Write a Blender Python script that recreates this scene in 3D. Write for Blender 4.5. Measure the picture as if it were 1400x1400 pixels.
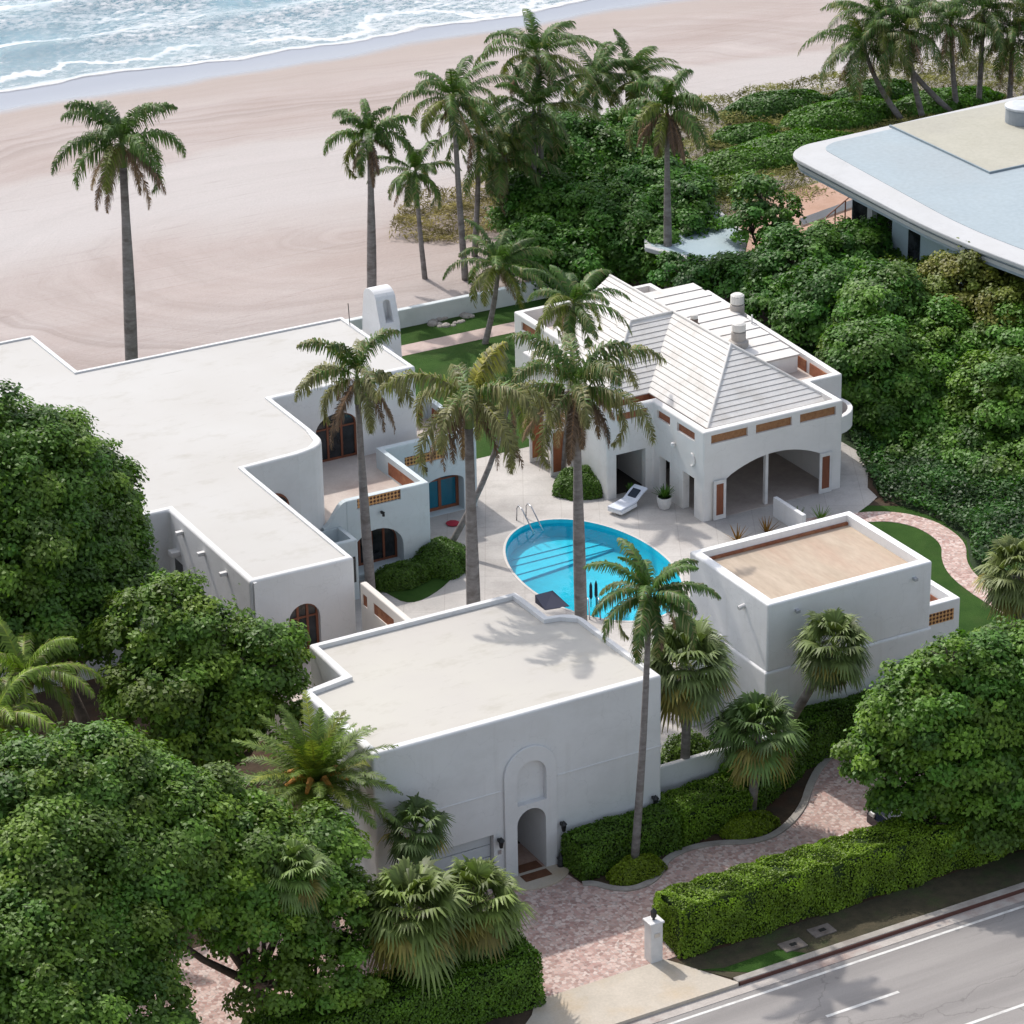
import bpy, bmesh, math, random
import numpy as np
from mathutils import Vector, Matrix
from mathutils.geometry import tessellate_polygon
random.seed(7); rng = np.random.default_rng(7)
S = bpy.context.scene; COL = S.collection
for o in list(bpy.data.objects): bpy.data.objects.remove(o)

# ------------------------------------------------------------------ camera
HD, PT, RL, FPX = math.radians(61.52936), math.radians(24.25828), math.radians(1.053806), 4225.0
CAM = np.array([-43.35, -79.11, 54.0])
_f = np.array([math.cos(HD)*math.cos(PT), math.sin(HD)*math.cos(PT), -math.sin(PT)])
_r = np.cross(_f, [0, 0, 1.]); _r /= np.linalg.norm(_r); _d = np.cross(_f, _r)
_R = math.cos(RL)*_r + math.sin(RL)*_d; _D = -math.sin(RL)*_r + math.cos(RL)*_d
cd = bpy.data.cameras.new('camera'); cam = bpy.data.objects.new('camera', cd); COL.objects.link(cam)
cd.sensor_width = 36; cd.lens = FPX/1400*36; cd.clip_start = 1; cd.clip_end = 2000
m = Matrix.Identity(4)
for i in range(3):
    m[i][0] = _R[i]; m[i][1] = -_D[i]; m[i][2] = -_f[i]; m[i][3] = CAM[i]
cam.matrix_world = m; S.camera = cam
# ------------------------------------------------------------------ light
SUN_EL, SUN_AZ = 50.5, 7.0          # azimuth measured from +Y towards -X
W = bpy.data.worlds.new('World'); S.world = W; W.use_nodes = True
nt = W.node_tree; bg = nt.nodes['Background']; sk = nt.nodes.new('ShaderNodeTexSky')
sk.sky_type = 'NISHITA'; sk.sun_disc = False; sk.sun_elevation = math.radians(SUN_EL)
sk.sun_rotation = math.radians(-SUN_AZ); sk.air_density = 1.0; sk.dust_density = 2.5; sk.ozone_density = 1.0
hs = nt.nodes.new('ShaderNodeHueSaturation'); hs.inputs['Saturation'].default_value = .55; nt.links.new(sk.outputs[0], hs.inputs['Color'])
nt.links.new(hs.outputs[0], bg.inputs[0]); bg.inputs[1].default_value = 0.15
sl = bpy.data.lights.new('sun', 'SUN'); sl.energy = 2.0; sl.angle = math.radians(0.9); sl.color = (1, .945, .88)
so = bpy.data.objects.new('sun', sl); COL.objects.link(so)
_sd = Vector((-math.sin(math.radians(SUN_AZ))*math.cos(math.radians(SUN_EL)), math.cos(math.radians(SUN_AZ))*math.cos(math.radians(SUN_EL)), math.sin(math.radians(SUN_EL))))
so.rotation_euler = _sd.to_track_quat('Z', 'Y').to_euler(); so.location = (0, 30, 60)
S.view_settings.view_transform = 'Standard'; S.view_settings.look = 'None'
S.view_settings.exposure = 0.62; S.view_settings.gamma = 1
S.render.engine = 'CYCLES'

def ray(px, py): 
    v = _R*(px-700)/FPX + _D*(py-700)/FPX + _f
    return v
def atY(px, py, y): d = ray(px, py); return CAM + d*(y-CAM[1])/d[1]
def atZ(px, py, z): d = ray(px, py); return CAM + d*(z-CAM[2])/d[2]

# ------------------------------------------------------------------ helpers
def link(name, me, mat=None, parent=None):
    o = bpy.data.objects.new(name, me); COL.objects.link(o)
    if mat is not None: me.materials.append(mat)
    if parent is not None: o.parent = parent
    return o
def tag(o, label=None, cat=None, group=None, kind=None):
    if label: o['label'] = label
    if cat: o['category'] = cat
    if group: o['group'] = group
    if kind: o['kind'] = kind
    return o
def thing(name, label, cat, group=None, loc=(0, 0, 0)):
    o = bpy.data.objects.new(name, None); COL.objects.link(o); o.empty_display_size = .3
    return tag(o, label, cat, group)
class MB:
    def __init__(s): s.v = []; s.f = []
    def add(s, vs, fs):
        n = len(s.v); s.v += [tuple(v) for v in vs]; s.f += [tuple(n+i for i in f) for f in fs]; return s
    def box(s, x0, y0, z0, x1, y1, z1):
        return s.add([(x0,y0,z0),(x1,y0,z0),(x1,y1,z0),(x0,y1,z0),(x0,y0,z1),(x1,y0,z1),(x1,y1,z1),(x0,y1,z1)],
                     [(0,3,2,1),(4,5,6,7),(0,1,5,4),(1,2,6,5),(2,3,7,6),(3,0,4,7)])
    def prism(s, poly, z0, z1):
        n = len(poly); vs = [(x, y, z0) for x, y in poly] + [(x, y, z1) for x, y in poly]
        return s.add(vs, [tuple(range(n-1, -1, -1)), tuple(range(n, 2*n))] + [(i, (i+1) % n, n+(i+1) % n, n+i) for i in range(n)])
    def tube(s, pts, rad, k=10, cap=True):
        pts = [Vector(p) for p in pts]; n0 = len(s.v); prev = None
        for i, p in enumerate(pts):
            t = (pts[min(i+1, len(pts)-1)] - pts[max(i-1, 0)]).normalized()
            a = prev if prev is not None else (Vector((1, 0, 0)) if abs(t.x) < .9 else Vector((0, 1, 0)))
            u = (a - t*a.dot(t)).normalized(); w = t.cross(u); prev = u
            r = rad[i] if hasattr(rad, '__len__') else rad
            for j in range(k):
                an = 2*math.pi*j/k; s.v.append(tuple(p + u*(r*math.cos(an)) + w*(r*math.sin(an))))
        for i in range(len(pts)-1):
            for j in range(k):
                a = n0+i*k+j; b = n0+i*k+(j+1) % k; s.f.append((a, b, b+k, a+k))
        if cap:
            s.f.append(tuple(n0+j for j in range(k-1, -1, -1))); s.f.append(tuple(n0+(len(pts)-1)*k+j for j in range(k)))
        return s
    def lathe(s, cx, cy, prof, k=16):
        return s.tube([(cx, cy, z) for r, z in prof], [max(r, .001) for r, z in prof], k)
    def plate(s, outline, holes, plane, c, depth):
        """flat plate with holes; plane Y: (u,z) at y=c..c+depth ; plane X: at x=c..c+depth ; plane Z: (x,y)"""
        loops = [outline] + list(holes); flat = [p for l in loops for p in l]
        tris = tessellate_polygon([[Vector((a, b, 0)) for a, b in l] for l in loops])
        def mp(a, b, d):
            return (a, c+d, b) if plane == 'Y' else (c+d, a, b) if plane == 'X' else (a, b, c+d)
        n = len(flat); vs = [mp(a, b, 0) for a, b in flat] + [mp(a, b, depth) for a, b in flat]
        fs = [tuple(t) for t in tris] + [tuple(n+i for i in reversed(t)) for t in tris]; k = 0
        for l in loops:
            q = len(l); fs += [(k+i, k+(i+1) % q, n+k+(i+1) % q, n+k+i) for i in range(q)]; k += q
        return s.add(vs, fs)
    def mesh(s, name, fix=True, bevel=0, seg=2, ang=30):
        me = bpy.data.meshes.new(name); me.from_pydata(s.v, [], s.f)
        if fix or bevel:
            bm = bmesh.new(); bm.from_mesh(me)
            if fix: bmesh.ops.remove_doubles(bm, verts=bm.verts, dist=1e-5); bmesh.ops.recalc_face_normals(bm, faces=bm.faces)
            if bevel:
                ed = [e for e in bm.edges if len(e.link_faces) == 2 and e.calc_face_angle(0) > math.radians(ang)]
                bmesh.ops.bevel(bm, geom=ed, offset=bevel, segments=seg, affect='EDGES', profile=.5, clamp_overlap=True)
            bm.to_mesh(me); bm.free()
        me.update(); return me
    def build(s, name, mat, parent=None, bevel=0, seg=2, smooth=False, ang=30, fix=True):
        me = s.mesh(name, fix, bevel, seg, ang)
        o = link(name, me, mat, parent)
        if smooth: me.polygons.foreach_set('use_smooth', [True]*len(me.polygons))
        return o
def arch(x0, x1, z0, z1, rise=None, n=14):
    """arched outline, top of the arch at z1"""
    r = (x1-x0)/2; rise = r if rise is None else rise; cx = (x0+x1)/2; zs = z1-rise
    return [(x0, z0), (x1, z0)] + [(cx + r*math.cos(math.pi*i/n), zs + rise*math.sin(math.pi*i/n)) for i in range(n+1)]
def rect(x0, x1, z0, z1): return [(x0, z0), (x1, z0), (x1, z1), (x0, z1)]
def rounded(poly, rads, n=6):
    out = []; N = len(poly)
    for i, p in enumerate(poly):
        r = rads.get(i, 0)
        if not r: out.append(p); continue
        a = Vector(poly[i-1]) - Vector(p); b = Vector(poly[(i+1) % N]) - Vector(p); P = Vector(p)
        a.normalize(); b.normalize(); A = P+a*r; B = P+b*r
        for k in range(n+1):
            t = k/n; q = A*(1-t)**2 + P*2*t*(1-t) + B*t*t; out.append((q.x, q.y))
    return out
def cut(body, cutters):
    """boolean difference, baked into the mesh"""
    dg = None
    for cm in cutters:
        me = cm.mesh('cutter'); co = bpy.data.objects.new('cutter', me); COL.objects.link(co)
        md = body.modifiers.new('b', 'BOOLEAN'); md.object = co; md.operation = 'DIFFERENCE'; md.solver = 'EXACT'
        dg = bpy.context.evaluated_depsgraph_get()
        nm = bpy.data.meshes.new_from_object(body.evaluated_get(dg)); body.modifiers.clear()
        old = body.data; body.data = nm; bpy.data.objects.remove(co); bpy.data.meshes.remove(me); nm.name = old.name+'_cut'
    return body
def npmesh(name, V, F, mat, parent=None, colors=None, smooth=False):
    """V (n,3), F (m,k) equal sized faces, colors (m,3) per face"""
    V = np.asarray(V, np.float32); F = np.asarray(F, np.int32); m_, k = F.shape
    me = bpy.data.meshes.new(name); me.vertices.add(len(V)); me.vertices.foreach_set('co', V.ravel())
    me.loops.add(m_*k); me.loops.foreach_set('vertex_index', F.ravel())
    me.polygons.add(m_); me.polygons.foreach_set('loop_start', np.arange(m_, dtype=np.int32)*k)
    me.polygons.foreach_set('loop_total', np.full(m_, k, np.int32)); me.update(calc_edges=True)
    if colors is not None:
        a = me.attributes.new('tint', 'FLOAT_COLOR', 'FACE')
        c = np.ones((m_, 4), np.float32); c[:, :3] = colors; a.data.foreach_set('color', c.ravel())
    if smooth: me.polygons.foreach_set('use_smooth', [True]*m_)
    return link(name, me, mat, parent)

# ------------------------------------------------------------------ materials
def newmat(name):
    m_ = bpy.data.materials.new(name); m_.use_nodes = True; t = m_.node_tree
    return m_, t, t.nodes['Principled BSDF']
def ramp(t, src, stops):
    r = t.nodes.new('ShaderNodeValToRGB'); t.links.new(src, r.inputs[0]); e = r.color_ramp.elements
    while len(e) < len(stops): e.new(.5)
    for i, (p, c) in enumerate(stops): e[i].position = p; e[i].color = (*c, 1) if len(c) == 3 else c
    return r.outputs[0]
def noise(t, scale, detail=4, vec=None, rough=.55, dist=0):
    n = t.nodes.new('ShaderNodeTexNoise'); n.inputs['Scale'].default_value = scale; n.inputs['Detail'].default_value = detail
    n.inputs['Roughness'].default_value = rough; n.inputs['Distortion'].default_value = dist
    if vec is not None: t.links.new(vec, n.inputs['Vector'])
    return n.outputs['Fac']
def pos(t, scale=(1, 1, 1), rot=(0, 0, 0), loc=(0, 0, 0)):
    g = t.nodes.new('ShaderNodeNewGeometry'); mp = t.nodes.new('ShaderNodeMapping')
    t.links.new(g.outputs['Position'], mp.inputs[0]); mp.inputs['Scale'].default_value = scale
    mp.inputs['Rotation'].default_value = rot; mp.inputs['Location'].default_value = loc; return mp.outputs[0]
def mix(t, a, b, fac, mode='MIX'):
    n = t.nodes.new('ShaderNodeMix'); n.data_type = 'RGBA'; n.blend_type = mode
    for k, v in ((0, fac), (6, a), (7, b)):
        if hasattr(v, 'is_linked') or hasattr(v, 'node'): t.links.new(v, n.inputs[k])
        else: n.inputs[k].default_value = (*v, 1) if k and len(v) == 3 else v
    return n.outputs[2]
def math_(t, op, a, b=None, c=None):
    n = t.nodes.new('ShaderNodeMath'); n.operation = op
    for k, v in enumerate((a, b, c)):
        if v is None: continue
        if hasattr(v, 'node'): t.links.new(v, n.inputs[k])
        else: n.inputs[k].default_value = v
    return n.outputs[0]
def bump(t, b, h, strength=.3, dist=.02):
    n = t.nodes.new('ShaderNodeBump'); n.inputs['Strength'].default_value = strength; n.inputs['Distance'].default_value = dist
    t.links.new(h, n.inputs['Height']); t.links.new(n.outputs[0], b.inputs['Normal'])
def speck(name, c1, c2, scale=1.0, rough=.8, c3=None, fine=20, bs=.3, bd=.01, spec=.3, stretch=(1, 1, 1), rot=(0, 0, 0)):
    m_, t, b = newmat(name); v = pos(t, stretch, rot)
    c = ramp(t, noise(t, scale, 6, v, .6), [(.3, c1), (.7, c2)])
    if c3: c = mix(t, c, c3, ramp(t, noise(t, scale*.37, 5, pos(t, stretch, rot, (31, 17, 5)), .6), [(.5, (0, 0, 0)), (.72, (1, 1, 1))]))
    f = noise(t, fine, 3, v); c = mix(t, c, (1, 1, 1), 0.0); c2_ = mix(t, c, ramp(t, f, [(.25, (.8, .8, .8)), (.75, (1.1, 1.1, 1.1))]), .5, 'MULTIPLY')
    t.links.new(c2_, b.inputs['Base Color']); b.inputs['Roughness'].default_value = rough; b.inputs['Specular IOR Level'].default_value = spec
    bump(t, b, f, bs, bd); return m_
def plain(name, c, rough=.6, metal=0, spec=.5):
    m_, t, b = newmat(name); v = pos(t)
    t.links.new(ramp(t, noise(t, 3, 4, v), [(.3, tuple(x*.9 for x in c)), (.7, tuple(min(1, x*1.06) for x in c))]), b.inputs['Base Color'])
    b.inputs['Roughness'].default_value = rough; b.inputs['Metallic'].default_value = metal; b.inputs['Specular IOR Level'].default_value = spec
    return m_
def stucco(name, c, streak=.5):
    m_, t, b = newmat(name)
    c1 = ramp(t, noise(t, .5, 6, pos(t), .6), [(.3, tuple(x*.95 for x in c)), (.72, tuple(min(1, x*1.03) for x in c))])
    st = noise(t, 1.0, 6, pos(t, (2.2, 2.2, .16)), .65)          # rain streaks
    c2 = mix(t, c1, tuple(x*y for x, y in zip(c, (.82, .81, .79))), math_(t, 'MULTIPLY', ramp(t, st, [(.55, (0, 0, 0)), (.8, (1, 1, 1))]), streak))
    bl = noise(t, 2.3, 5, pos(t, (1, 1, 1), (0, 0, 0), (9, 4, 1)), .7)
    c3 = mix(t, c2, tuple(x*.86 for x in c), math_(t, 'MULTIPLY', ramp(t, bl, [(.62, (0, 0, 0)), (.75, (1, 1, 1))]), .35))
    vc = t.nodes.new('ShaderNodeTexVoronoi'); vc.feature = 'DISTANCE_TO_EDGE'; vc.inputs['Scale'].default_value = .45; vd = t.nodes.new('ShaderNodeTexNoise'); vd.inputs['Scale'].default_value = 1.6; vd.inputs['Detail'].default_value = 6; t.links.new(pos(t), vd.inputs['Vector'])
    va = t.nodes.new('ShaderNodeVectorMath'); va.operation = 'MULTIPLY_ADD'; t.links.new(vd.outputs['Color'], va.inputs[0]); va.inputs[1].default_value = (1.2, 1.2, 1.2); t.links.new(pos(t), va.inputs[2]); t.links.new(va.outputs[0], vc.inputs['Vector'])
    c3 = mix(t, tuple(x*.80 for x in c), c3, ramp(t, vc.outputs['Distance'], [(0, (.5, .5, .5)), (.008, (1, 1, 1))]))
    pt = noise(t, .22, 7, pos(t, (1, 1, 1.6), (0, 0, 0), (2, 8, 3)), .7); c3 = mix(t, c3, ramp(t, pt, [(.38, (.93, .93, .925)), (.5, (1, 1, 1)), (.62, (.965, .96, .95))]), 1.0, 'MULTIPLY')
    t.links.new(c3, b.inputs['Base Color']); b.inputs['Roughness'].default_value = .85; b.inputs['Specular IOR Level'].default_value = .2
    bump(t, b, math_(t, 'ADD', noise(t, 25, 4, pos(t)), math_(t, 'MULTIPLY', noise(t, 1.1, 4, pos(t)), 3)), .3, .015); return m_
def roofcoat(name, c, tint, patch):
    m_, t, b = newmat(name); v = pos(t)
    c1 = mix(t, c, tint, ramp(t, noise(t, .16, 4, v, .6), [(.36, (0, 0, 0)), (.62, (1, 1, 1))]))
    c2 = mix(t, c1, patch, ramp(t, noise(t, .55, 7, pos(t, (1, 1.8, 1)), .7), [(.54, (0, 0, 0)), (.74, (.75, .75, .75))]))
    dirt = ramp(t, noise(t, 1.6, 8, pos(t, (.5, 1.6, 1), (0, 0, .2)), .75), [(.6, (0, 0, 0)), (.78, (.55, .55, .55))])
    c3 = mix(t, c2, tuple(x*.72 for x in patch), dirt)
    t.links.new(c3, b.inputs['Base Color']); b.inputs['Roughness'].default_value = .8; b.inputs['Specular IOR Level'].default_value = .25
    bump(t, b, noise(t, 1.2, 5, v), .3, .04); return m_
WHITE = stucco('white_stucco', (.70, .70, .70)); WHITE_B = stucco('bounce_lit_white_stucco', (.80, .80, .80), .6)  # guest wing copy is lighter: bounced light put into its colour
WHITE2 = stucco('pavilion_stucco', (.71, .695, .675), .5)
PALE = stucco('pale_blue_stucco', (.58, .64, .66), .4)
ROOF = roofcoat('roof_coating', (.50, .49, .47), (.475, .46, .435), (.40, .38, .34))
ROOF2 = roofcoat('entry_roof_coating', (.51, .49, .44), (.485, .46, .425), (.40, .375, .32))
TRIM = plain('white_paint', (.64, .63, .62), .5)
TANROOF = speck('tan_roof', (.41, .33, .25), (.50, .41, .32), 1.6, .85, (.44, .32, .24), 9, .2, .01, stretch=(1, .25, 1))
TERRACE = speck('terrace_floor', (.50, .43, .38), (.60, .53, .48), .8, .8, (.40, .31, .27), 14)
DECK = speck('pool_deck', (.43, .40, .375), (.55, .525, .495), .45, .75, (.36, .345, .33), 12)
_t = DECK.node_tree; _b = _t.nodes['Principled BSDF']; _src = _b.inputs['Base Color'].links[0].from_socket
_br = _t.nodes.new('ShaderNodeTexBrick'); _br.inputs['Scale'].default_value = 1; _br.inputs['Brick Width'].default_value = 1.6; _br.inputs['Row Height'].default_value = 1.6; _br.inputs['Mortar Size'].default_value = .012; _br.offset = 0
_br.inputs['Color1'].default_value = (1, 1, 1, 1); _br.inputs['Color2'].default_value = (.94, .935, .93, 1); _br.inputs['Mortar'].default_value = (.72, .70, .68, 1); _t.links.new(pos(_t, (1, 1, 0), (0, 0, .5)), _br.inputs['Vector'])
_c = mix(_t, _src, _br.outputs['Color'], .8, 'MULTIPLY'); _c = mix(_t, _c, (.74, .73, .72), ramp(_t, noise(_t, .28, 6, pos(_t, (1, 1, 1), (0, 0, .3), (5, 5, 0)), .7), [(.50, (0, 0, 0)), (.60, (.55, .55, .55))]), 'MULTIPLY'); _t.links.new(_c, _b.inputs['Base Color'])
WOOD = speck('red_brown_wood', (.16, .055, .03), (.24, .085, .045), 3, .5, None, 20, .2, .005, stretch=(1, 1, .3))
GLASS, t_, b_ = newmat('dark_glass'); b_.inputs['Base Color'].default_value = (.012, .018, .02, 1); b_.inputs['Roughness'].default_value = .07
t_.links.new(ramp(t_, noise(t_, 1.5, 3, pos(t_)), [(.35, (.008, .01, .012)), (.7, (.04, .045, .05))]), b_.inputs['Base Color'])
BLUEGLASS = plain('blue_reflecting_glass', (.01, .13, .2), .08)
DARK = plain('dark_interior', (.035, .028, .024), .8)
METAL = plain('steel', (.55, .56, .58), .3, 1)
BLACK = plain('black_metal', (.012, .012, .013), .45)
SOIL = speck('soil', (.045, .032, .022), (.09, .062, .04), 1.4, .95, (.10, .045, .025), 10, .6, .03)
LEAFLITTER = speck('leaf_litter', (.045, .042, .025), (.085, .07, .042), 2.5, .95, (.05, .075, .025), 16, .8, .03)
LAWN = speck('lawn', (.022, .062, .008), (.038, .088, .014), 1.2, .9, (.05, .085, .02), 28, .9, .04, .15)
CONC = speck('concrete', (.46, .41, .34), (.55, .49, .41), 1.1, .85, (.50, .40, .28), 14, .3, .01)
KERB = speck('kerb_concrete', (.30, .27, .24), (.42, .39, .35), 2, .85, (.22, .19, .17), 18)
WALKM = speck('walk_stone', (.44, .34, .30), (.51, .41, .37), 2, .85, None, 10)

def lattice(name, c1, c2, scale):
    m_, t, b = newmat(name); g = t.nodes.new('ShaderNodeNewGeometry'); s = t.nodes.new('ShaderNodeSeparateXYZ'); t.links.new(g.outputs['Position'], s.inputs[0])
    u = math_(t, 'ADD', s.outputs[0], s.outputs[1]); z = s.outputs[2]
    a = math_(t, 'SINE', math_(t, 'MULTIPLY', math_(t, 'ADD', u, z), scale)); b2 = math_(t, 'SINE', math_(t, 'MULTIPLY', math_(t, 'SUBTRACT', u, z), scale))
    p = math_(t, 'MULTIPLY', a, b2)
    p = math_(t, 'ADD', math_(t, 'MULTIPLY', p, .5), .5); t.links.new(ramp(t, p, [(.40, c2), (.50, c1)]), b.inputs['Base Color']); b.inputs['Roughness'].default_value = .8
    bump(t, b, p, .8, .04); return m_
LATT = lattice('orange_lattice', (.62, .33, .13), (.09, .035, .02), 20)
TERRA = speck('terracotta_screen', (.24, .085, .045), (.33, .13, .07), 5, .8, (.38, .18, .09), 22, .9, .03)

def bricks(name):
    m_, t, b = newmat(name)
    v = t.nodes.new('ShaderNodeTexVoronoi'); v.inputs['Scale'].default_value = 7.5; v.inputs['Randomness'].default_value = .75
    t.links.new(pos(t, (1, 1, 0)), v.inputs['Vector'])
    v2 = t.nodes.new('ShaderNodeTexVoronoi'); v2.feature = 'DISTANCE_TO_EDGE'; v2.inputs['Scale'].default_value = 7.5; v2.inputs['Randomness'].default_value = .75
    t.links.new(pos(t, (1, 1, 0)), v2.inputs['Vector'])
    sp = t.nodes.new('ShaderNodeSeparateColor'); t.links.new(v.outputs['Color'], sp.inputs[0])
    c = ramp(t, sp.outputs[0], [(0, (.31, .20, .175)), (.3, (.43, .27, .235)), (.62, (.55, .39, .34)), (1, (.64, .53, .48))])
    c = mix(t, c, (.5, .38, .32), ramp(t, noise(t, .5, 4, pos(t)), [(.45, (0, 0, 0)), (.75, (.5, .5, .5))]))
    c = mix(t, (.40, .34, .31), c, ramp(t, v2.outputs['Distance'], [(.02, (0, 0, 0)), (.06, (1, 1, 1))]))
    t.links.new(c, b.inputs['Base Color']); b.inputs['Roughness'].default_value = .85; b.inputs['Specular IOR Level'].default_value = .2
    bump(t, b, v2.outputs['Distance'], .4, .02); return m_
BRICK = bricks('chicago_brick_paving')

def asphalt():
    m_, t, b = newmat('asphalt'); v = pos(t)
    s = ramp(t, noise(t, 1.0, 6, pos(t, (.06, 1.2, 1)), .6), [(.35, (.235, .22, .21)), (.65, (.31, .29, .275))])
    f = noise(t, 40, 3, v); c = mix(t, s, ramp(t, f, [(.3, (.75, .75, .75)), (.7, (1.15, 1.15, 1.15))]), .6, 'MULTIPLY')
    c = mix(t, c, (.15, .14, .135), ramp(t, noise(t, .7, 8, pos(t, (.5, 3, 1)), .7), [(.6, (0, 0, 0)), (.72, (.5, .5, .5))]))
    vc = t.nodes.new('ShaderNodeTexVoronoi'); vc.feature = 'DISTANCE_TO_EDGE'; vc.inputs['Scale'].default_value = .22; vd = t.nodes.new('ShaderNodeTexNoise'); vd.inputs['Scale'].default_value = .9; vd.inputs['Detail'].default_value = 6; t.links.new(pos(t), vd.inputs['Vector'])
    va = t.nodes.new('ShaderNodeVectorMath'); va.operation = 'MULTIPLY_ADD'; t.links.new(vd.outputs['Color'], va.inputs[0]); va.inputs[1].default_value = (2.5, 2.5, 0); t.links.new(pos(t, (.6, 1.4, 0)), va.inputs[2]); t.links.new(va.outputs[0], vc.inputs['Vector'])
    c = mix(t, (.11, .10, .095), c, ramp(t, vc.outputs['Distance'], [(.0, (.5, .5, .5)), (.010, (1, 1, 1))]))
    t.links.new(c, b.inputs['Base Color']); b.inputs['Roughness'].default_value = .85; bump(t, b, f, .3, .01); return m_
ASPH = asphalt()

def sandmat():
    m_, t, b = newmat('sand'); g = t.nodes.new('ShaderNodeNewGeometry'); s = t.nodes.new('ShaderNodeSeparateXYZ'); t.links.new(g.outputs['Position'], s.inputs[0])
    X, Y = s.outputs[0], s.outputs[1]
    # arcs left by the beach rake, around a turning point by the dune
    def arcs(cx, cy, per, amt):
        w = math_(t, 'MULTIPLY', math_(t, 'SUBTRACT', noise(t, .07, 3, pos(t)), .5), 9)
        dx = math_(t, 'SUBTRACT', X, cx); dy = math_(t, 'MULTIPLY', math_(t, 'SUBTRACT', Y, cy), 1.35)
        r = math_(t, 'ADD', math_(t, 'SQRT', math_(t, 'ADD', math_(t, 'MULTIPLY', dx, dx), math_(t, 'MULTIPLY', dy, dy))), w)
        c = t.nodes.new('ShaderNodeCombineXYZ'); t.links.new(math_(t, 'MULTIPLY', r, per), c.inputs[0]); t.links.new(math_(t, 'MULTIPLY', noise(t, .02, 2, pos(t)), 1.5), c.inputs[1])
        return noise(t, 1.0, 5, c.outputs[0], .65), r
    a1, r1 = arcs(24, 62, .55, 1); 
    base = ramp(t, noise(t, .05, 5, pos(t, (1, 2.2, 1)), .6), [(.38, (.365, .305, .28)), (.62, (.415, .365, .345))])
    base = mix(t, base, ramp(t, a1, [(.32, (.89, .875, .865)), (.5, (1, 1, 1)), (.68, (1.07, 1.07, 1.08))]), 1.0, 'MULTIPLY')
    tr = ramp(t, math_(t, 'DIVIDE', r1, 60), [(0, (1, 1, 1)), (.330, (1, 1, 1)), (.334, (.8, .79, .78)), (.338, (1, 1, 1)), (.352, (.82, .81, .8)), (.356, (1, 1, 1)), (.48, (1, 1, 1)), (.484, (.8, .79, .78)), (.489, (1, 1, 1)), (.60, (1, 1, 1)), (.604, (.78, .77, .76)), (.609, (1, 1, 1)), (.624, (.82, .8, .79)), (.628, (1, 1, 1)), (.78, (1, 1, 1)), (.784, (.84, .83, .82)), (.79, (1, 1, 1))])
    base = mix(t, base, tr, .7, 'MULTIPLY')
    spk = ramp(t, noise(t, 2.2, 6, pos(t, (1, 1.4, 1), (0, 0, 0), (4, 9, 0)), .8), [(.30, (.80, .78, .76)), (.40, (1, 1, 1))]); base = mix(t, base, spk, .8, 'MULTIPLY')
    # pale band of freshly groomed dry sand
    yw = math_(t, 'ADD', Y, math_(t, 'MULTIPLY', math_(t, 'SUBTRACT', noise(t, .05, 3, pos(t)), .5), 14))
    band = ramp(t, math_(t, 'DIVIDE', yw, 110), [(.58, (0, 0, 0)), (.64, (1, 1, 1)), (.735, (.8, .8, .8)), (.752, (0, 0, 0))])
    base = mix(t, base, (.465, .44, .43), math_(t, 'MULTIPLY', band, .8))
    # thin rake lines
    ln = ramp(t, noise(t, 1.0, 2, pos(t, (.03, 1.1, 1), (0, 0, .05)), .5), [(.49, (1, 1, 1)), (.5, (.86, .84, .83)), (.512, (1, 1, 1))])
    base = mix(t, base, ln, .75, 'MULTIPLY')
    f = noise(t, 6, 5, pos(t, (1, 1.6, 1)), .7); base = mix(t, base, ramp(t, f, [(.3, (.9, .89, .88)), (.7, (1.06, 1.06, 1.06))]), .7, 'MULTIPLY')
    # wet strip by the sea; reflected sky blue is mixed into its colour
    ws = math_(t, 'ADD', math_(t, 'ADD', Y, math_(t, 'MULTIPLY', math_(t, 'SUBTRACT', noise(t, .07, 3, pos(t)), .5), 5)), math_(t, 'MULTIPLY', X, .0))
    wet = math_(t, 'SMOOTH_MIN', 1.0, math_(t, 'MAXIMUM', math_(t, 'MULTIPLY', math_(t, 'SUBTRACT', ws, 97.2), .7), 0.0), .1)
    damp = math_(t, 'MINIMUM', 1.0, math_(t, 'MAXIMUM', math_(t, 'MULTIPLY', math_(t, 'SUBTRACT', ws, 91.5), .22), 0.0))
    base = mix(t, base, (.37, .315, .285), math_(t, 'MULTIPLY', damp, .8)); base = mix(t, base, (.22, .235, .275), wet)
    t.links.new(base, b.inputs['Base Color'])
    t.links.new(math_(t, 'SUBTRACT', .95, math_(t, 'MULTIPLY', wet, .75)), b.inputs['Roughness']); b.inputs['Specular IOR Level'].default_value = .35
    bp = math_(t, 'MULTIPLY', math_(t, 'ADD', f, a1), math_(t, 'SUBTRACT', 1.0, wet)); bump(t, b, bp, .5, .12); return m_
SAND = sandmat()

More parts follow.
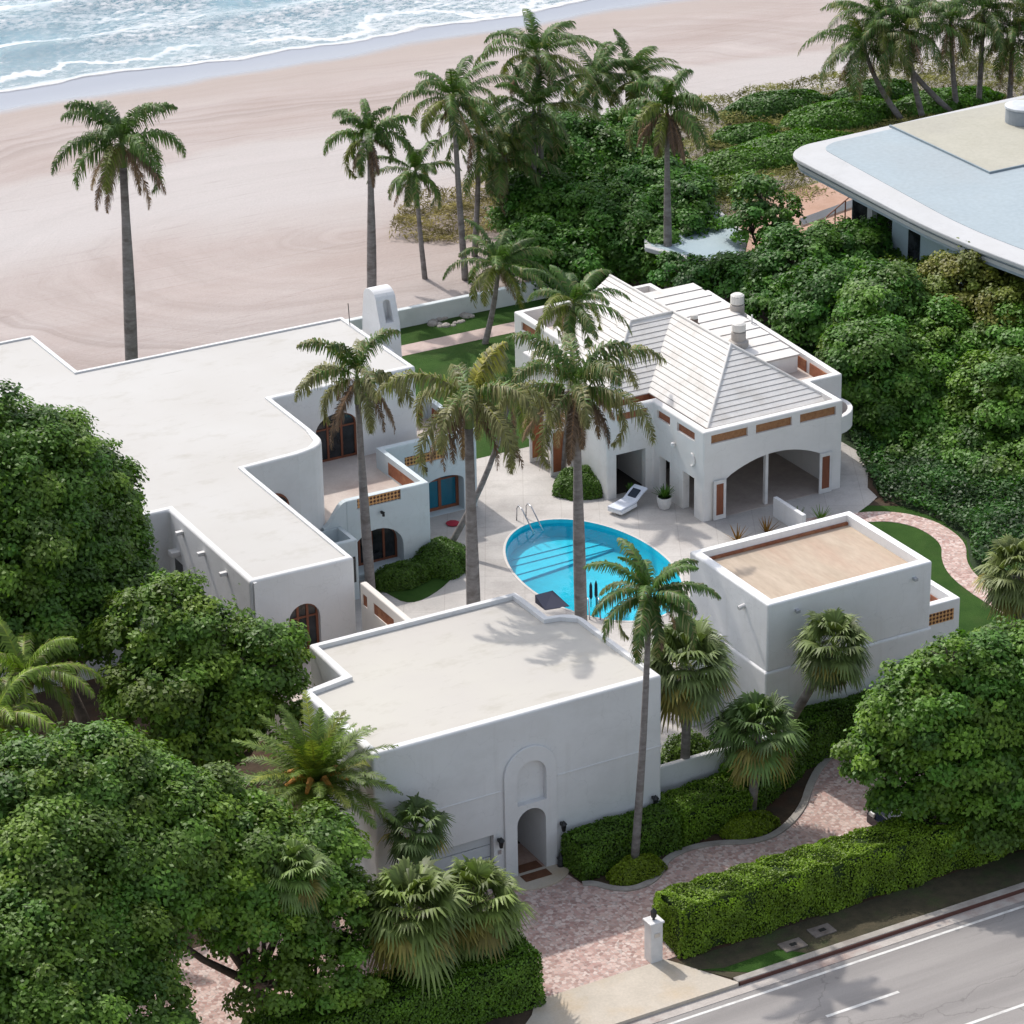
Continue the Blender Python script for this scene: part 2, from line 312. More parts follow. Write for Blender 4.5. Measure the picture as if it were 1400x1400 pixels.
def seamat():
    m_, t, b = newmat('sea_water'); g = t.nodes.new('ShaderNodeNewGeometry'); s = t.nodes.new('ShaderNodeSeparateXYZ'); t.links.new(g.outputs['Position'], s.inputs[0])
    X, Y = s.outputs[0], s.outputs[1]
    c = ramp(t, noise(t, .12, 5, pos(t, (.7, 1.6, 1)), .6), [(.3, (.075, .19, .25)), (.55, (.11, .25, .32)), (.75, (.17, .33, .40))])
    # distance from the water's edge
    e = math_(t, 'SUBTRACT', math_(t, 'ADD', Y, math_(t, 'MULTIPLY', math_(t, 'SUBTRACT', noise(t, .06, 4, pos(t)), .5), 9)), 101.5)
    shallow = math_(t, 'MAXIMUM', 0.0, math_(t, 'SUBTRACT', 1.0, math_(t, 'MULTIPLY', e, .12)))
    c = mix(t, c, (.30, .34, .36), math_(t, 'MULTIPLY', shallow, .5))
    v = t.nodes.new('ShaderNodeTexVoronoi'); v.feature = 'DISTANCE_TO_EDGE'; v.inputs['Scale'].default_value = 1.0
    dn = t.nodes.new('ShaderNodeTexNoise'); dn.inputs['Scale'].default_value = .6; t.links.new(pos(t), dn.inputs['Vector'])
    vm = t.nodes.new('ShaderNodeVectorMath'); vm.operation = 'MULTIPLY_ADD'; t.links.new(dn.outputs['Color'], vm.inputs[0]); vm.inputs[1].default_value = (3.2, 3.2, 0); t.links.new(pos(t, (.7, 1.0, 0)), vm.inputs[2])
    t.links.new(vm.outputs[0], v.inputs['Vector'])
    lace = ramp(t, v.outputs['Distance'], [(.0, (1, 1, 1)), (.16, (0, 0, 0))])
    big = ramp(t, noise(t, .09, 6, pos(t, (.8, 1.5, 1), (0, 0, -.1), (3, 3, 0)), .65), [(.40, (0, 0, 0)), (.54, (1, 1, 1))])
    # breakers: bands that follow the crests
    w = math_(t, 'ADD', math_(t, 'ADD', e, math_(t, 'MULTIPLY', X, -.03)), math_(t, 'MULTIPLY', math_(t, 'SUBTRACT', noise(t, .13, 5, pos(t, (1, .5, 1)), .65), .5), 13)); crest = None
    for c0, wd in ((2.0, 1.3), (9.5, 2.2), (17.5, 3.2), (27, 4), (38, 4)):
        k = math_(t, 'MAXIMUM', 0.0, math_(t, 'SUBTRACT', 1.0, math_(t, 'DIVIDE', math_(t, 'ABSOLUTE', math_(t, 'SUBTRACT', w, c0)), wd)))
        crest = k if crest is None else math_(t, 'MAXIMUM', crest, k)
    fine = noise(t, 1.7, 8, pos(t, (.8, 1.3, 1)), .8)
    f1 = math_(t, 'MULTIPLY', crest, math_(t, 'ADD', fine, .35)); 
    f1 = math_(t, 'MULTIPLY', ramp(t, f1, [(.36, (0, 0, 0)), (.75, (1, 1, 1))]), ramp(t, noise(t, .1, 3, pos(t, (1, .4, 1), (0, 0, 0), (7, 2, 0))), [(.42, (.12, .12, .12)), (.56, (1, 1, 1))]))
    f2 = math_(t, 'MULTIPLY', math_(t, 'MULTIPLY', lace, ramp(t, fine, [(.40, (0, 0, 0)), (.6, (1, 1, 1))])), math_(t, 'ADD', math_(t, 'MULTIPLY', big, .8), .22))
    f3 = math_(t, 'MULTIPLY', big, ramp(t, fine, [(.42, (0, 0, 0)), (.58, (.95, .95, .95))]))
    edge = math_(t, 'MAXIMUM', 0.0, math_(t, 'SUBTRACT', 1.0, math_(t, 'MAXIMUM', 0.0, math_(t, 'MULTIPLY', math_(t, 'SUBTRACT', e, .5), 1.6))))
    foam = math_(t, 'MINIMUM', 1.0, math_(t, 'ADD', math_(t, 'MAXIMUM', math_(t, 'MAXIMUM', f1, f2), f3), math_(t, 'MULTIPLY', edge, .9)))
    c = mix(t, c, (.74, .75, .76), foam); t.links.new(c, b.inputs['Base Color'])
    t.links.new(math_(t, 'ADD', .12, math_(t, 'MULTIPLY', foam, .6)), b.inputs['Roughness'])
    bump(t, b, math_(t, 'ADD', fine, math_(t, 'MULTIPLY', foam, .3)), .6, .25)
    # the last film of water over the sand is clear
    al = math_(t, 'MINIMUM', 1.0, math_(t, 'MAXIMUM', 0.0, math_(t, 'MULTIPLY', math_(t, 'SUBTRACT', e, .15), 2.5)))
    t.links.new(al, b.inputs['Alpha']); return m_
SEA = seamat()

def leafmat(name, c, trans=.25, rough=.5, spec=.35):
    m_, t, b = newmat(name); a = t.nodes.new('ShaderNodeAttribute'); a.attribute_name = 'tint'
    col = mix(t, c, a.outputs['Color'], 1.0, 'MULTIPLY')
    t.links.new(col, b.inputs['Base Color']); b.inputs['Roughness'].default_value = rough; b.inputs['Specular IOR Level'].default_value = spec
    tr = t.nodes.new('ShaderNodeBsdfTranslucent'); t.links.new(mix(t, col, (1.3, 1.5, .6), 1.0, 'MULTIPLY'), tr.inputs[0])
    mx = t.nodes.new('ShaderNodeMixShader'); mx.inputs[0].default_value = trans
    out = t.nodes['Material Output']; t.links.new(b.outputs[0], mx.inputs[1]); t.links.new(tr.outputs[0], mx.inputs[2]); t.links.new(mx.outputs[0], out.inputs[0]); return m_
LEAF = leafmat('tree_leaf', (.076, .170, .022)); HEDGE = leafmat('hedge_leaf', (.13, .24, .022))
FROND = leafmat('palm_frond', (.080, .155, .028), .2); DEAD = leafmat('dry_frond', (.22, .15, .105), .15, .8, .1)
FAN = leafmat('fan_leaf', (.15, .20, .06), .2); GRASSY = leafmat('dune_grass', (.24, .22, .10), .2, .8, .1)
BARK = speck('palm_bark', (.17, .15, .14), (.28, .26, .25), 3, .9, (.12, .10, .09), 14, .7, .03, stretch=(1, 1, 2.5))
TBARK = speck('tree_bark', (.07, .055, .04), (.14, .11, .085), 3, .9, None, 14, .8, .04)
SHAFT = speck('green_crownshaft', (.08, .13, .03), (.13, .19, .05), 2, .5, None, 10)
FIBRE = speck('dead_leaf_bases', (.16, .11, .07), (.28, .20, .13), 6, .95, None, 20, .9, .05)
POOLW, t_, b_ = newmat('pool_water')
_gl = t_.nodes.new('ShaderNodeBsdfGlossy'); _gl.inputs['Roughness'].default_value = .03; _tr = t_.nodes.new('ShaderNodeBsdfTransparent'); _tr.inputs[0].default_value = (.80, .985, 1, 1)
_fr = t_.nodes.new('ShaderNodeFresnel'); _fr.inputs[0].default_value = 1.33; _bp = t_.nodes.new('ShaderNodeBump'); _bp.inputs['Strength'].default_value = .25; _bp.inputs['Distance'].default_value = .02
t_.links.new(noise(t_, 3.5, 3, pos(t_)), _bp.inputs['Height']); t_.links.new(_bp.outputs[0], _gl.inputs['Normal']); t_.links.new(_bp.outputs[0], _fr.inputs['Normal'])
_mx = t_.nodes.new('ShaderNodeMixShader'); t_.links.new(_fr.outputs[0], _mx.inputs[0]); t_.links.new(_tr.outputs[0], _mx.inputs[1]); t_.links.new(_gl.outputs[0], _mx.inputs[2]); t_.links.new(_mx.outputs[0], t_.nodes['Material Output'].inputs[0])
POOLB = speck('pool_plaster', (.008, .50, .66), (.012, .55, .70), .5, .6, None, 3, .1, .01)

# ------------------------------------------------------------------ ground, beach, sea
D = .4
def gz(x, y):   # ground height of the plot
    s = min(1, max(0, (y-1.0)/2.5)); return D*s*s*(3-2*s)
def grid(x0, x1, y0, y1, dx, dy, fz):
    xs = np.arange(x0, x1+dx*.5, dx); ys = np.arange(y0, y1+dy*.5, dy); nx, ny = len(xs), len(ys)
    V = [(x, y, fz(x, y)) for y in ys for x in xs]
    F = [(j*nx+i, j*nx+i+1, (j+1)*nx+i+1, (j+1)*nx+i) for j in range(ny-1) for i in range(nx-1)]
    return V, F
def beach_z(x, y):
    if y < 48: return .05
    if y < 60: return .05 + .25*math.sin((y-48)/12*math.pi)*(.6+.4*math.sin(x*.11))
    return .05 - 1.75*((y-60)/42)**1.25 if y < 100 else -1.598-.007*(y-100) if y < 104 else -1.626-.07*(y-104)
POOLC, PRX, PRY = (13.45, 18.85), 3.08, 5.15
def egg(k=1.0, n=72, dx=0, off=0):
    out = []
    for i in range(n):
        a = 2*math.pi*i/n; y = math.sin(a); w = 1
        out.append((POOLC[0] + (PRX*w+off)*math.cos(a) + .22*y, POOLC[1] + (PRY+off)*y))
    return out
GX0, GX1, GY0, GY1 = -70, 130, -9.0, 47.6
V, F = grid(GX0, GX1, GY0, GY1+.4, 2.0, .5, lambda x, y: gz(x, y)-.012)
F = [f for f in F if not any(((V[i][0]-POOLC[0])/4.4)**2 + ((V[i][1]-POOLC[1])/6.0)**2 < 1 for i in f)]
tag(npmesh('ground', V, F, SOIL), kind='structure')
V, F = grid(-70, 190, 47.0, 121, 2.0, 1.0, beach_z)
tag(npmesh('beach_sand', V, F, SAND, smooth=True), kind='structure')
def sea_z(x, y):
    t = y-101; w = x*.03+.8*math.sin(x*.07)
    a = min(1, max(0, (t-2)/9)); return -1.585 + a*(.55*math.exp(-((t-9.5-w+2)/1.6)**2) + .7*math.exp(-((t-18-w+2)/2.2)**2) + .6*math.exp(-((t-30-w)/2.5)**2) + .08*math.sin(t*1.1+x*.4) + .06*math.sin(x*.9-t*.7))
V, F = grid(-60, 260, 98, 150, 1.0, .4, sea_z); tag(npmesh('sea_water', V, F, SEA, smooth=True), kind='structure')
V, F = grid(-260, 600, 150, 700, 50, 50, lambda x, y: -1.64); tag(npmesh('open_sea_water', V, F, SEA), kind='structure')
V, F = grid(-600, 600, -400, 150, 75, 50, lambda x, y: -2.6); tag(npmesh('distant_ground', V, F, SOIL), kind='structure')

def sheet(name, poly, z, mat, th=.0):
    m_ = MB(); m_.prism(poly, z-.3 if th == 0 else z-th, z) ; o = m_.build(name, mat, fix=True); return tag(o, kind='structure')
# road
MB_ = MB(); MB_.prism([(-70, -40), (130, -40), (130, -9.75), (-70, -9.75)], -.4, -.12); tag(MB_.build('road', ASPH), kind='structure')
tag(MB().prism([(-70, -9.75), (130, -9.75), (130, -9.33), (-70, -9.33)], -.4, -.105).build('gutter', speck('gutter_concrete', (.40, .36, .33), (.5, .46, .42), 2, .85, (.3, .2, .17), 12)), kind='structure')
RB = plain('dark_red_grime', (.10, .04, .03), .9)
for xa, xb in ((-70, -6.2), (2.35, 130)):
    tag(MB().box(xa, -9.33, -.3, xb, -9.29, .02).build('kerb_face', RB), kind='structure')
    tag(MB().box(xa, -9.29, -.3, xb, -9.0, .05).build('kerb', KERB, bevel=.02), kind='structure')
PAINT = speck('road_paint', (.62, .61, .58), (.72, .71, .68), 4, .7, (.45, .43, .41), 22)
mk = MB(); mk.box(-70, -10.08, -.12, 130, -9.97, -.114); tag(mk.build('road_edge_line', PAINT), kind='structure')
for y_, offs in ((-12.13, 3.8), (-14.7, 7.0)):
    for k in range(-3, 4):
        a = offs + k*9.1; mk = MB().box(a, y_-.06, -.12, a+2.75, y_+.06, -.114)
        if a+2.75 > -3 and a < 16: tag(mk.build('lane_dash', PAINT), kind='structure')
# verge and driveway
tag(MB().prism([(2.35, -9.0), (60, -9.0), (60, -7.3), (1.2, -7.3)], -.2, .012).build('verge', LEAFLITTER), kind='structure')
tag(MB().prism([(3.0, -8.99), (5.2, -8.99), (4.5, -8.3), (2.4, -8.35), (1.6, -8.0)], -.2, .024).build('verge_grass', LAWN), kind='structure')
tag(MB().prism([(-6.3, -9.33), (2.4, -9.33), (1.15, -7.1), (1.05, -6.95), (-3.7, -6.95), (-4.2, -7.6)], -.3, .02).build('driveway_apron', CONC), kind='structure')
tag(MB().prism([(-30, -7.0), (22, -7.0), (22, 2.6), (13.6, 1.9), (12.3, 1.1), (11.3, .2), (10.3, -.9), (9.2, -1.7), (8.2, -2.1), (7.3, -2.0), (6.7, -1.6), (5.6, -1.3), (4.4, -1.5), (3.9, -2.0), (3.4, -2.45), (2.6, -2.65), (1.9, -2.45), (1.5, -1.9), (1.1, -1.55), (.9, -.02), (-6, -.02), (-6.4, 4), (-30, 4)], -.2, .016).build('brick_driveway', BRICK), kind='structure')
kp = [(1.1, -1.62), (1.45, -1.75), (1.75, -2.3), (2.2, -2.68), (2.75, -2.76), (3.4, -2.56), (3.95, -2.08), (4.45, -1.6), (5.6, -1.4), (6.7, -1.72), (7.3, -2.12), (8.2, -2.24), (9.25, -1.82), (10.4, -1.0), (11.4, .1), (12.4, 1.0), (13.7, 1.8)]
def strip(pts, w, z0, z1):
    L, R_ = [], []
    for i, p in enumerate(pts):
        a = Vector(pts[max(i-1, 0)]); b = Vector(pts[min(i+1, len(pts)-1)]); n = (b-a).normalized(); n = Vector((-n.y, n.x))*w/2
        L.append((p[0]+n.x, p[1]+n.y)); R_.append((p[0]-n.x, p[1]-n.y))
    return MB().prism(R_ + L[::-1], z0, z1)
def smoothp(pts, it=2):
    for _ in range(it):
        q = [pts[0]]
        for a, b in zip(pts, pts[1:]): q += [(a[0]*.75+b[0]*.25, a[1]*.75+b[1]*.25), (a[0]*.25+b[0]*.75, a[1]*.25+b[1]*.75)]
        pts = q+[pts[-1]]
    return pts
tag(strip(smoothp(kp), .28, -.1, .07).build('driveway_kerb', KERB, bevel=.02), kind='structure')
# door step
st = MB().prism([(-1.45, -.01)] + [(-.03+1.42*math.cos(math.pi+math.pi*i/16), -.02+1.15*math.sin(math.pi+math.pi*i/16)) for i in range(17)] + [(1.4, -.01)], -.1, .07)
tag(st.build('door_step', CONC, bevel=.015), kind='structure')
# pool deck, walk, lawns
deckpoly = [(.5, 8.4), (4.1, 8.4), (4.1, 6.2), (5.3, 5.8), (5.3, 3.5), (11.1, 3.5), (11.1, 8.1), (18.5, 8.1), (21.5, 14.5), (25.2, 17.6), (26.6, 18.3), (27.4, 18.8), (27.6, 19.8), (28.6, 21.2), (29.5, 23.2), (29.5, 36), (13, 36.5), (.5, 30)]
mb = MB(); mb.plate(deckpoly, [egg(off=.02)[::-1]], 'Z', D-.25, .262); tag(mb.build('pool_deck', DECK), kind='structure')
cop = MB(); cop.plate(egg(off=.11), [egg(off=0)[::-1]], 'Z', D-.02, .055); tag(cop.build('pool_coping', speck('coping', (.54, .51, .48), (.6, .57, .54), 2, .7, None, 14), bevel=.012), kind='structure')
# basin
e0 = egg(n=72); n_ = len(e0); V = [(x, y, D+.03) for x, y in e0] + [(POOLC[0]+(x-POOLC[0])*.97, POOLC[1]+(y-POOLC[1])*.97, -.52) for x, y in e0] + [(POOLC[0], POOLC[1], -.56)]
F3 = [(i, (i+1) % n_, n_+(i+1) % n_, n_+i) for i in range(n_)]; mb = MB(); mb.add(V, F3+[(n_+i, n_+(i+1) % n_, 2*n_) for i in range(n_)])
bas = mb.build('pool_basin', POOLB, fix=False, smooth=True); tag(bas, kind='structure')
for k in range(4):
    ylo = 20.75+.62*k; pl = [(x, y) for x, y in egg(n=144, off=-.02) if y > ylo and x < 16.2-.0*k]
    cx_ = sum(p[0] for p in pl)/len(pl)
    tag(MB().prism(pl, -1.0, -.44+.045*k).build('pool_step', POOLB), kind='structure')
    tag(MB().box(min(p[0] for p in pl)+.05, ylo-.02+.0, -.62+.21*k-.05, max(p[0] for p in pl)-.05, ylo+.07, -.615+.21*k).build('pool_step_edge', plain('step_tile', (.005, .10, .22), .5)), kind='structure') if False else None
wt = MB(); V = [(x, y, .27) for x, y in egg(n=72, off=-.004)]; wt.add(V, [tuple(range(72))]); tag(wt.build('pool_water', POOLW, fix=False), kind='structure')

tag(MB().prism([(10.6, 31.2), (19.8, 31.2), (19.8, 37), (29, 37), (29, 47.3), (-3, 47.3), (-3, 36), (10.6, 35.6)], D-.3, D+.018).build('east_lawn', LAWN), kind='structure')
tag(MB().prism([(12, 43.9), (29, 43.9), (29, 45.15), (12, 45.15)], D-.2, D+.03).build('garden_path', WALKM), kind='structure')
tag(MB().prism([(18.35, -.5), (30, -.5), (30, 16), (26.5, 18.3), (25, 17.5), (18.7, 8.3)], -.2, D+.008).build('side_lawn', LAWN), kind='structure')
tag(MB().prism(smoothp([(5.1, 22.5), (5.2, 21.2), (5.5, 19.6), (7.2, 20.2), (9.2, 21.9), (9.6, 23.6), (9.0, 25.2), (8.3, 25.2)]), D-.2, D+.03).build('courtyard_lawn', LAWN), kind='structure')
tag(MB().prism(smoothp([(2.0, 8.5), (6.2, 8.5), (6.9, 10.0), (6.3, 12.3), (4.6, 13.6), (3.6, 15.5), (2.0, 16)]), D-.2, D+.03).build('planting_lawn', LAWN), kind='structure')
pp = smoothp([(22.6, 18.2), (25.9, 17.35), (27.0, 16.6), (27.6, 15.2), (27.4, 13.3), (26.3, 11.9), (25.7, 10.2), (25.6, 7)], 3)
tag(strip(pp, 1.0, D-.1, D+.03).build('brick_path', BRICK), kind='structure')
COVERSOIL = speck('mossy_ground', (.02, .035, .016), (.035, .06, .022), 1.5, .95, (.05, .04, .025), 12, .8, .05)
tag(MB().prism([(26.2, 6.5), (60, 6.5), (60, 36), (29.5, 36), (29.5, 22), (28, 20), (27.5, 18.5), (28.3, 15.5), (28.0, 13.3), (26.9, 11.6), (26.3, 10.2)], D-.3, D+.012).build('shaded_bed', COVERSOIL), kind='structure')
# neighbour's bare sand yard and dune behind
tag(MB().prism([(36, 47.6), (60, 47.6), (60, 56), (47, 55), (38, 52)], -.2, D+.05).build('bare_sand_yard', speck('pink_sand', (.40, .25, .18), (.48, .32, .25), .8, .9, (.32, .2, .14), 10)), kind='structure')

# ------------------------------------------------------------------ windows / doors
def arch_window(parent, plane, c, x0, x1, z0, z1, rise=None, mull=2, name='window', mat=WOOD, glass=GLASS, fw=.09, transom=True):
    """frame with panes standing 'inside' the reveal; the frame is the part, panes its sub-parts"""
    r = (x1-x0)/2 if rise is None else rise
    out = arch(x0, x1, z0, z1, r); holes = []; w = (x1-x0-fw)/mull; zs = z1-r
    for k in range(mull):
        a = x0+fw+k*w; b = a+w-fw
        def top(x): 
            q = (x-(x0+x1)/2)/((x1-x0)/2); return zs + (r)*math.sqrt(max(0, 1-q*q)) - fw*1.15
        n = 6; xs = [b+(a-b)*i/n for i in range(n+1)]
        pts = [(a, z0+fw), (b, z0+fw)] + [(x, max(z0+fw*2, top(x))) for x in xs]
        holes.append(pts[::-1])
    fr = MB().plate(out, holes, plane, c, .07)
    if transom and zs > z0+1.0:
        for k in range(mull):
            a = x0+fw+k*w; b = a+w-fw
            if plane == 'Y': fr.box(a, c+.005, zs-.03, b, c+.06, zs+.04)
            else: fr.box(c+.005, a, zs-.03, c+.06, b, zs+.04)
    f = fr.build(name, mat, parent)
    MB().plate(arch(x0+.03, x1-.03, z0+.03, z1-.03, r), [], plane, c+.04, .01).build('pane', glass, f)
    return f

# ------------------------------------------------------------------ ENTRY BUILDING
G = thing('entrance_building', 'white two-storey block with tall arched entry niche and stained flat roof facing the brick drive', 'house')
gp = [(-5.72, 0), (5.18, 0), (5.14, 3.33), (5.14, 5.7), (4.14, 5.95), (4.1, 8.22), (-4.08, 8.22), (-4.12, 5.55), (-5.78, 5.2)]
gp = rounded(gp, {3: .7})
body = MB().prism(gp, -.3, 6.1).build('wall', WHITE, G, bevel=.09, seg=3)
def inset(poly, d):
    n = len(poly); out = []
    for i in range(n):
        p = Vector(poly[i]); a = (p-Vector(poly[i-1])).normalized(); b = (Vector(poly[(i+1) % n])-p).normalized()
        na = Vector((-a.y, a.x)); nb = Vector((-b.y, b.x)); k = 1+na.dot(nb); q = p+(na+nb)*d/max(k, .3); out.append((q.x, q.y))
    return out
ri = [(-5.45, .28), (4.92, .28), (4.9, 5.2), (4.45, 5.6), (3.85, 5.72), (3.83, 7.95), (-3.85, 7.95), (-3.85, 5.25), (-5.5, 4.95)]
c_roof = MB().prism(ri, 5.93, 6.6)
c_door = MB().plate(arch(-.52, .58, .07, 2.5), [], 'Y', -.5, 3.6)
c_pan = MB().plate(arch(-.50, .62, 2.7, 4.3), [], 'Y', -.5, .62)
c_gar = MB().plate(rect(-4.6, -1.37, -.1, 1.85), [], 'Y', -.5, .85)
cut(body, [c_roof, c_pan, c_gar, c_door])
MB().prism(inset(ri, .004), 5.90, 5.945).build('roof', ROOF2, G)
# raised arched surround
sur = MB().plate(arch(-.98, 1.02, .0, 4.85), [arch(-.62, .68, -.05, 4.42)[::-1]] if False else [], 'Y', -.10, .098)
so_ = sur.build('arch_surround', WHITE, G, bevel=.05, seg=3)
cut(so_, [MB().plate(arch(-.52, .58, -.5, 2.5), [], 'Y', -.5, 3), MB().plate(arch(-.50, .62, 2.7, 4.3), [], 'Y', -.5, 3)])
MB().box(-.7, 3.0, 0, .8, 3.05, 3).build('vestibule_back', WOOD, G)
MB().plate(rect(-.515, .575, .0, 3.0), [], 'Z', .05, .025).build('vestibule_floor', speck('entry_tile', (.34, .22, .17), (.45, .32, .26), 4, .7, None, 12), G)
gd = MB()
for k in range(4): gd.box(-4.58, .22, .02+k*.46, -1.39, .27, .45+k*.46)
gd.build('garage_door', stucco('garage_door_paint', (.55, .58, .60), .3), G)
for x0, x1 in ((-5.72, -1.05), (1.05, 5.18)):
    MB().box(x0+.02, -.03, 3.38, x1-.02, .02, 3.44).build('string_course', WHITE, G, bevel=.02)
def wall_lamp(x, y, z, parent, s=1.0):
    l = MB().box(x-.04, y-.1, z-.05, x+.04, y, z+.05).build('wall_lamp', BLACK, parent)
    MB().lathe(x, y-.2, [(.01, z-.24*s), (.06, z-.22*s), (.10*s, z+.02), (.13*s, z+.04), (.05, z+.14*s), (.01, z+.18*s)], 8).build('lantern', BLACK, l)
wall_lamp(-1.2, 0, 1.62, G); wall_lamp(1.2, 0, 1.55, G); wall_lamp(4.82, 0, 1.5, G)
MB().box(-1.22, -.02, 1.05, -1.1, 0.01, 1.2).build('intercom_panel', METAL, G)
# doorway mats, floor lantern
MATM = speck('coir_mat', (.10, .045, .025), (.17, .075, .04), 6, .95, None, 40, .6, .02)
tag(MB().box(-.42, -.02, .076, .46, .42, .1).build('doormat', MATM), 'brown doormat lying inside the arched doorway', 'doormat')
tag(MB().box(-.5, -.62, .071, .5, -.2, .095).build('doormat', MATM), 'brown doormat lying outside on the rounded door step', 'doormat')
lt = thing('floor_lantern', 'dark lantern standing on the door step right of the arched entry', 'lantern')
MB().lathe(1.02, -.28, [(.12, .07), (.13, .12), (.1, .14)], 8).build('base', BLACK, lt)
MB().lathe(1.02, -.28, [(.1, .14), (.11, .38)], 8).build('lantern_body', GLASS, lt); MB().lathe(1.02, -.28, [(.14, .38), (.05, .5), (.02, .6)], 8).build('cap', BLACK, lt)

# ------------------------------------------------------------------ MAIN HOUSE
H = thing('main_house', 'long white house with broad flat roof, rounded tower corner and upper terrace beside the courtyard', 'house')
ZT = 6.6
mp_ = [(-14, 40.3), (-14, 20.2), (-4.15, 20.2), (-4.15, 12.88), (-.04, 12.82), (-.04, 22.35), (2.3, 22.5), (3.75, 22.9), (3.85, 24.6), (3.88, 28.3), (10.5, 28.4), (10.5, 35.35), (-1.8, 35.4), (-1.9, 40.3)]
mp_ = rounded(mp_, {7: .9}); body = MB().prism(mp_, -.3, ZT).build('wall', WHITE, H, bevel=.1, seg=3)
ri = [(-13.8, 40.08), (-13.8, 20.45), (-3.93, 20.45), (-3.93, 13.12), (-.26, 13.06), (-.26, 22.55), (2.1, 22.75), (2.9, 22.9), (3.4, 23.4), (3.62, 24.6), (3.65, 28.55), (10.27, 28.65), (10.27, 35.12), (-2.03, 35.17), (-2.13, 40.08)]
cs = [MB().prism(ri, ZT-.09, ZT+.5), MB().plate(arch(-2.72, -1.48, 3.2, 5.22), [], 'Y', 12, 1.15)]
cs.append(MB().plate(arch(5.75, 7.75, 3.1, 5.3, .75), [], 'Y', 27.5, 1.25)); cs.append(MB().plate(arch(24.9, 26.3, 3.1, 5.2), [], 'X', 3.0, 1.2).__class__())
cs = cs[:3]
cut(body, cs)
MB().prism(inset(ri, .004), ZT-.12, ZT-.075).build('roof', ROOF, H)
arch_window(H, 'Y', 13.02, -2.72, -1.48, 3.2, 5.22, mull=3)
arch_window(H, 'Y', 28.62, 5.75, 7.75, 3.12, 5.3, .75, mull=3)
# thin arched windows facing the courtyard (east side of the wing and tower return)
def xwindow(c, y0, y1, z0, z1, parent):       # faces +X
    f = MB().plate(arch(y0, y1, z0, z1), [arch(y0+.1, y1-.1, z0+.1, z1-.1)[::-1]], 'X', c-.02, .08).build('window', WOOD, parent)
    MB().plate(arch(y0+.08, y1-.08, z0+.08, z1-.08), [], 'X', c, .02).build('pane', GLASS, f)
xwindow(-.04, 20.2, 21.6, 3.6, 5.1, H); xwindow(3.86, 26.2, 27.5, 3.4, 5.4, H)
# window in tower return facing -Y
arch_window(H, 'Y', 22.36, .55, 1.75, 3.3, 5.2, mull=2)
MB().box(-4.05, 12.76, 4.4, -3.93, 12.84, 6.55).build('downpipe', WHITE, H)
for y_, z_ in ((19.0, 6.15), (17.0, 6.1), (15.0, 6.1)): MB().box(-4.42, y_-.09, z_-.09, -4.1, y_+.09, z_+.05).build('roof_spout', TRIM, H, bevel=.02)
MB().box(-4.5, 19.35, 5.0, -4.1, 19.75, 5.2).build('wall_light', TRIM, H, bevel=.03)
MB().box(-4.17, 19.2, 3.2, -4.12, 19.9, 4.7).build('window', GLASS, H)
# terrace block (lower storey with roof terrace)
tp = [(4.35, 22.7), (8.1, 22.7), (8.1, 26.7), (12.4, 26.7), (12.4, 31.0), (9.8, 31.0), (9.8, 29.0), (3.3, 29.0), (3.3, 24.0), (4.35, 23.6)]
tb = MB().prism(tp, -.3, 4.0).build('terrace_wall', PALE, H, bevel=.07, seg=3)
ti = [(4.1, 22.98), (7.84, 22.98), (7.84, 26.98), (12.12, 26.98), (12.12, 30.7), (10.1, 30.7), (10.1, 29.3), (3.0, 29.3), (3.0, 22.98)]
tcut = [MB().prism(ti, 3.1, 4.6), MB().plate(arch(4.55, 6.85, .75, 2.5, .95), [], 'Y', 22, 1.45), MB().plate(arch(9.95, 11.75, .42, 2.15, .35), [], 'Y', 26, 1.35),
        MB().plate(rect(4.85, 6.8, 3.55, 3.98), [], 'Y', 22, .82), MB().plate(rect(9.0, 10.9, 2.95, 3.4), [], 'Y', 26, .82)]
cut(tb, tcut)
MB().prism(inset(ti, .004), 3.05, 3.11).build('terrace_floor', TERRACE, H)
MB().box(4.853, 22.775, 3.553, 6.797, 22.815, 3.977).build('lattice_screen', LATT, H)
MB().box(9.003, 26.775, 2.953, 10.897, 26.815, 3.397).build('lattice_screen', LATT, H)
MB().box(7.855-.02, 23.3, 3.2, 7.86, 25.9, 3.75).build('lattice_screen', TERRA, H)
MB().box(10.2, 30.66, 3.2, 11.9, 30.7, 3.75).build('lattice_screen', TERRA, H); MB().box(12.10, 28.0, 3.2, 12.118, 30.2, 3.75).build('lattice_screen', TERRA, H)
arch_window(H, 'Y', 23.3, 4.55, 6.85, .75, 2.5, .95, mull=4)
arch_window(H, 'Y', 27.2, 9.95, 11.75, .42, 2.15, .35, mull=2, name='door', glass=BLUEGLASS, fw=.13)
MB().box(4.55, 22.6, .62, 6.9, 22.72, .74).build('sill', PALE, H, bevel=.02)
# swooping parapet end and low porch box on its left
sw = MB().plate([(3.35, .2), (4.36, .2), (4.36, 3.99)] + [(3.35+1.0*(1-t), 3.05+.94*(math.cos(math.pi*t)*.5+.5)) for t in [i/10 for i in range(11)]], [], 'Y', 22.705, .25)
sw.build('swept_parapet', PALE, H)
pb = MB().prism([(2.6, 21.2), (4.1, 21.2), (4.1, 22.69), (2.6, 22.69)], 0, 3.0).build('porch_box', PALE, H, bevel=.05)
cut(pb, [MB().box(2.8, 21.4, 2.3, 3.9, 22.6, 3.4)])
MB().box(3.35, 21.15, 1.2, 3.95, 21.21, 2.3).build('window', GLASS, H)
wall_lamp(5.9, 22.7, 3.2, H, .5); wall_lamp(9.9, 26.7, 2.75, H, .5)
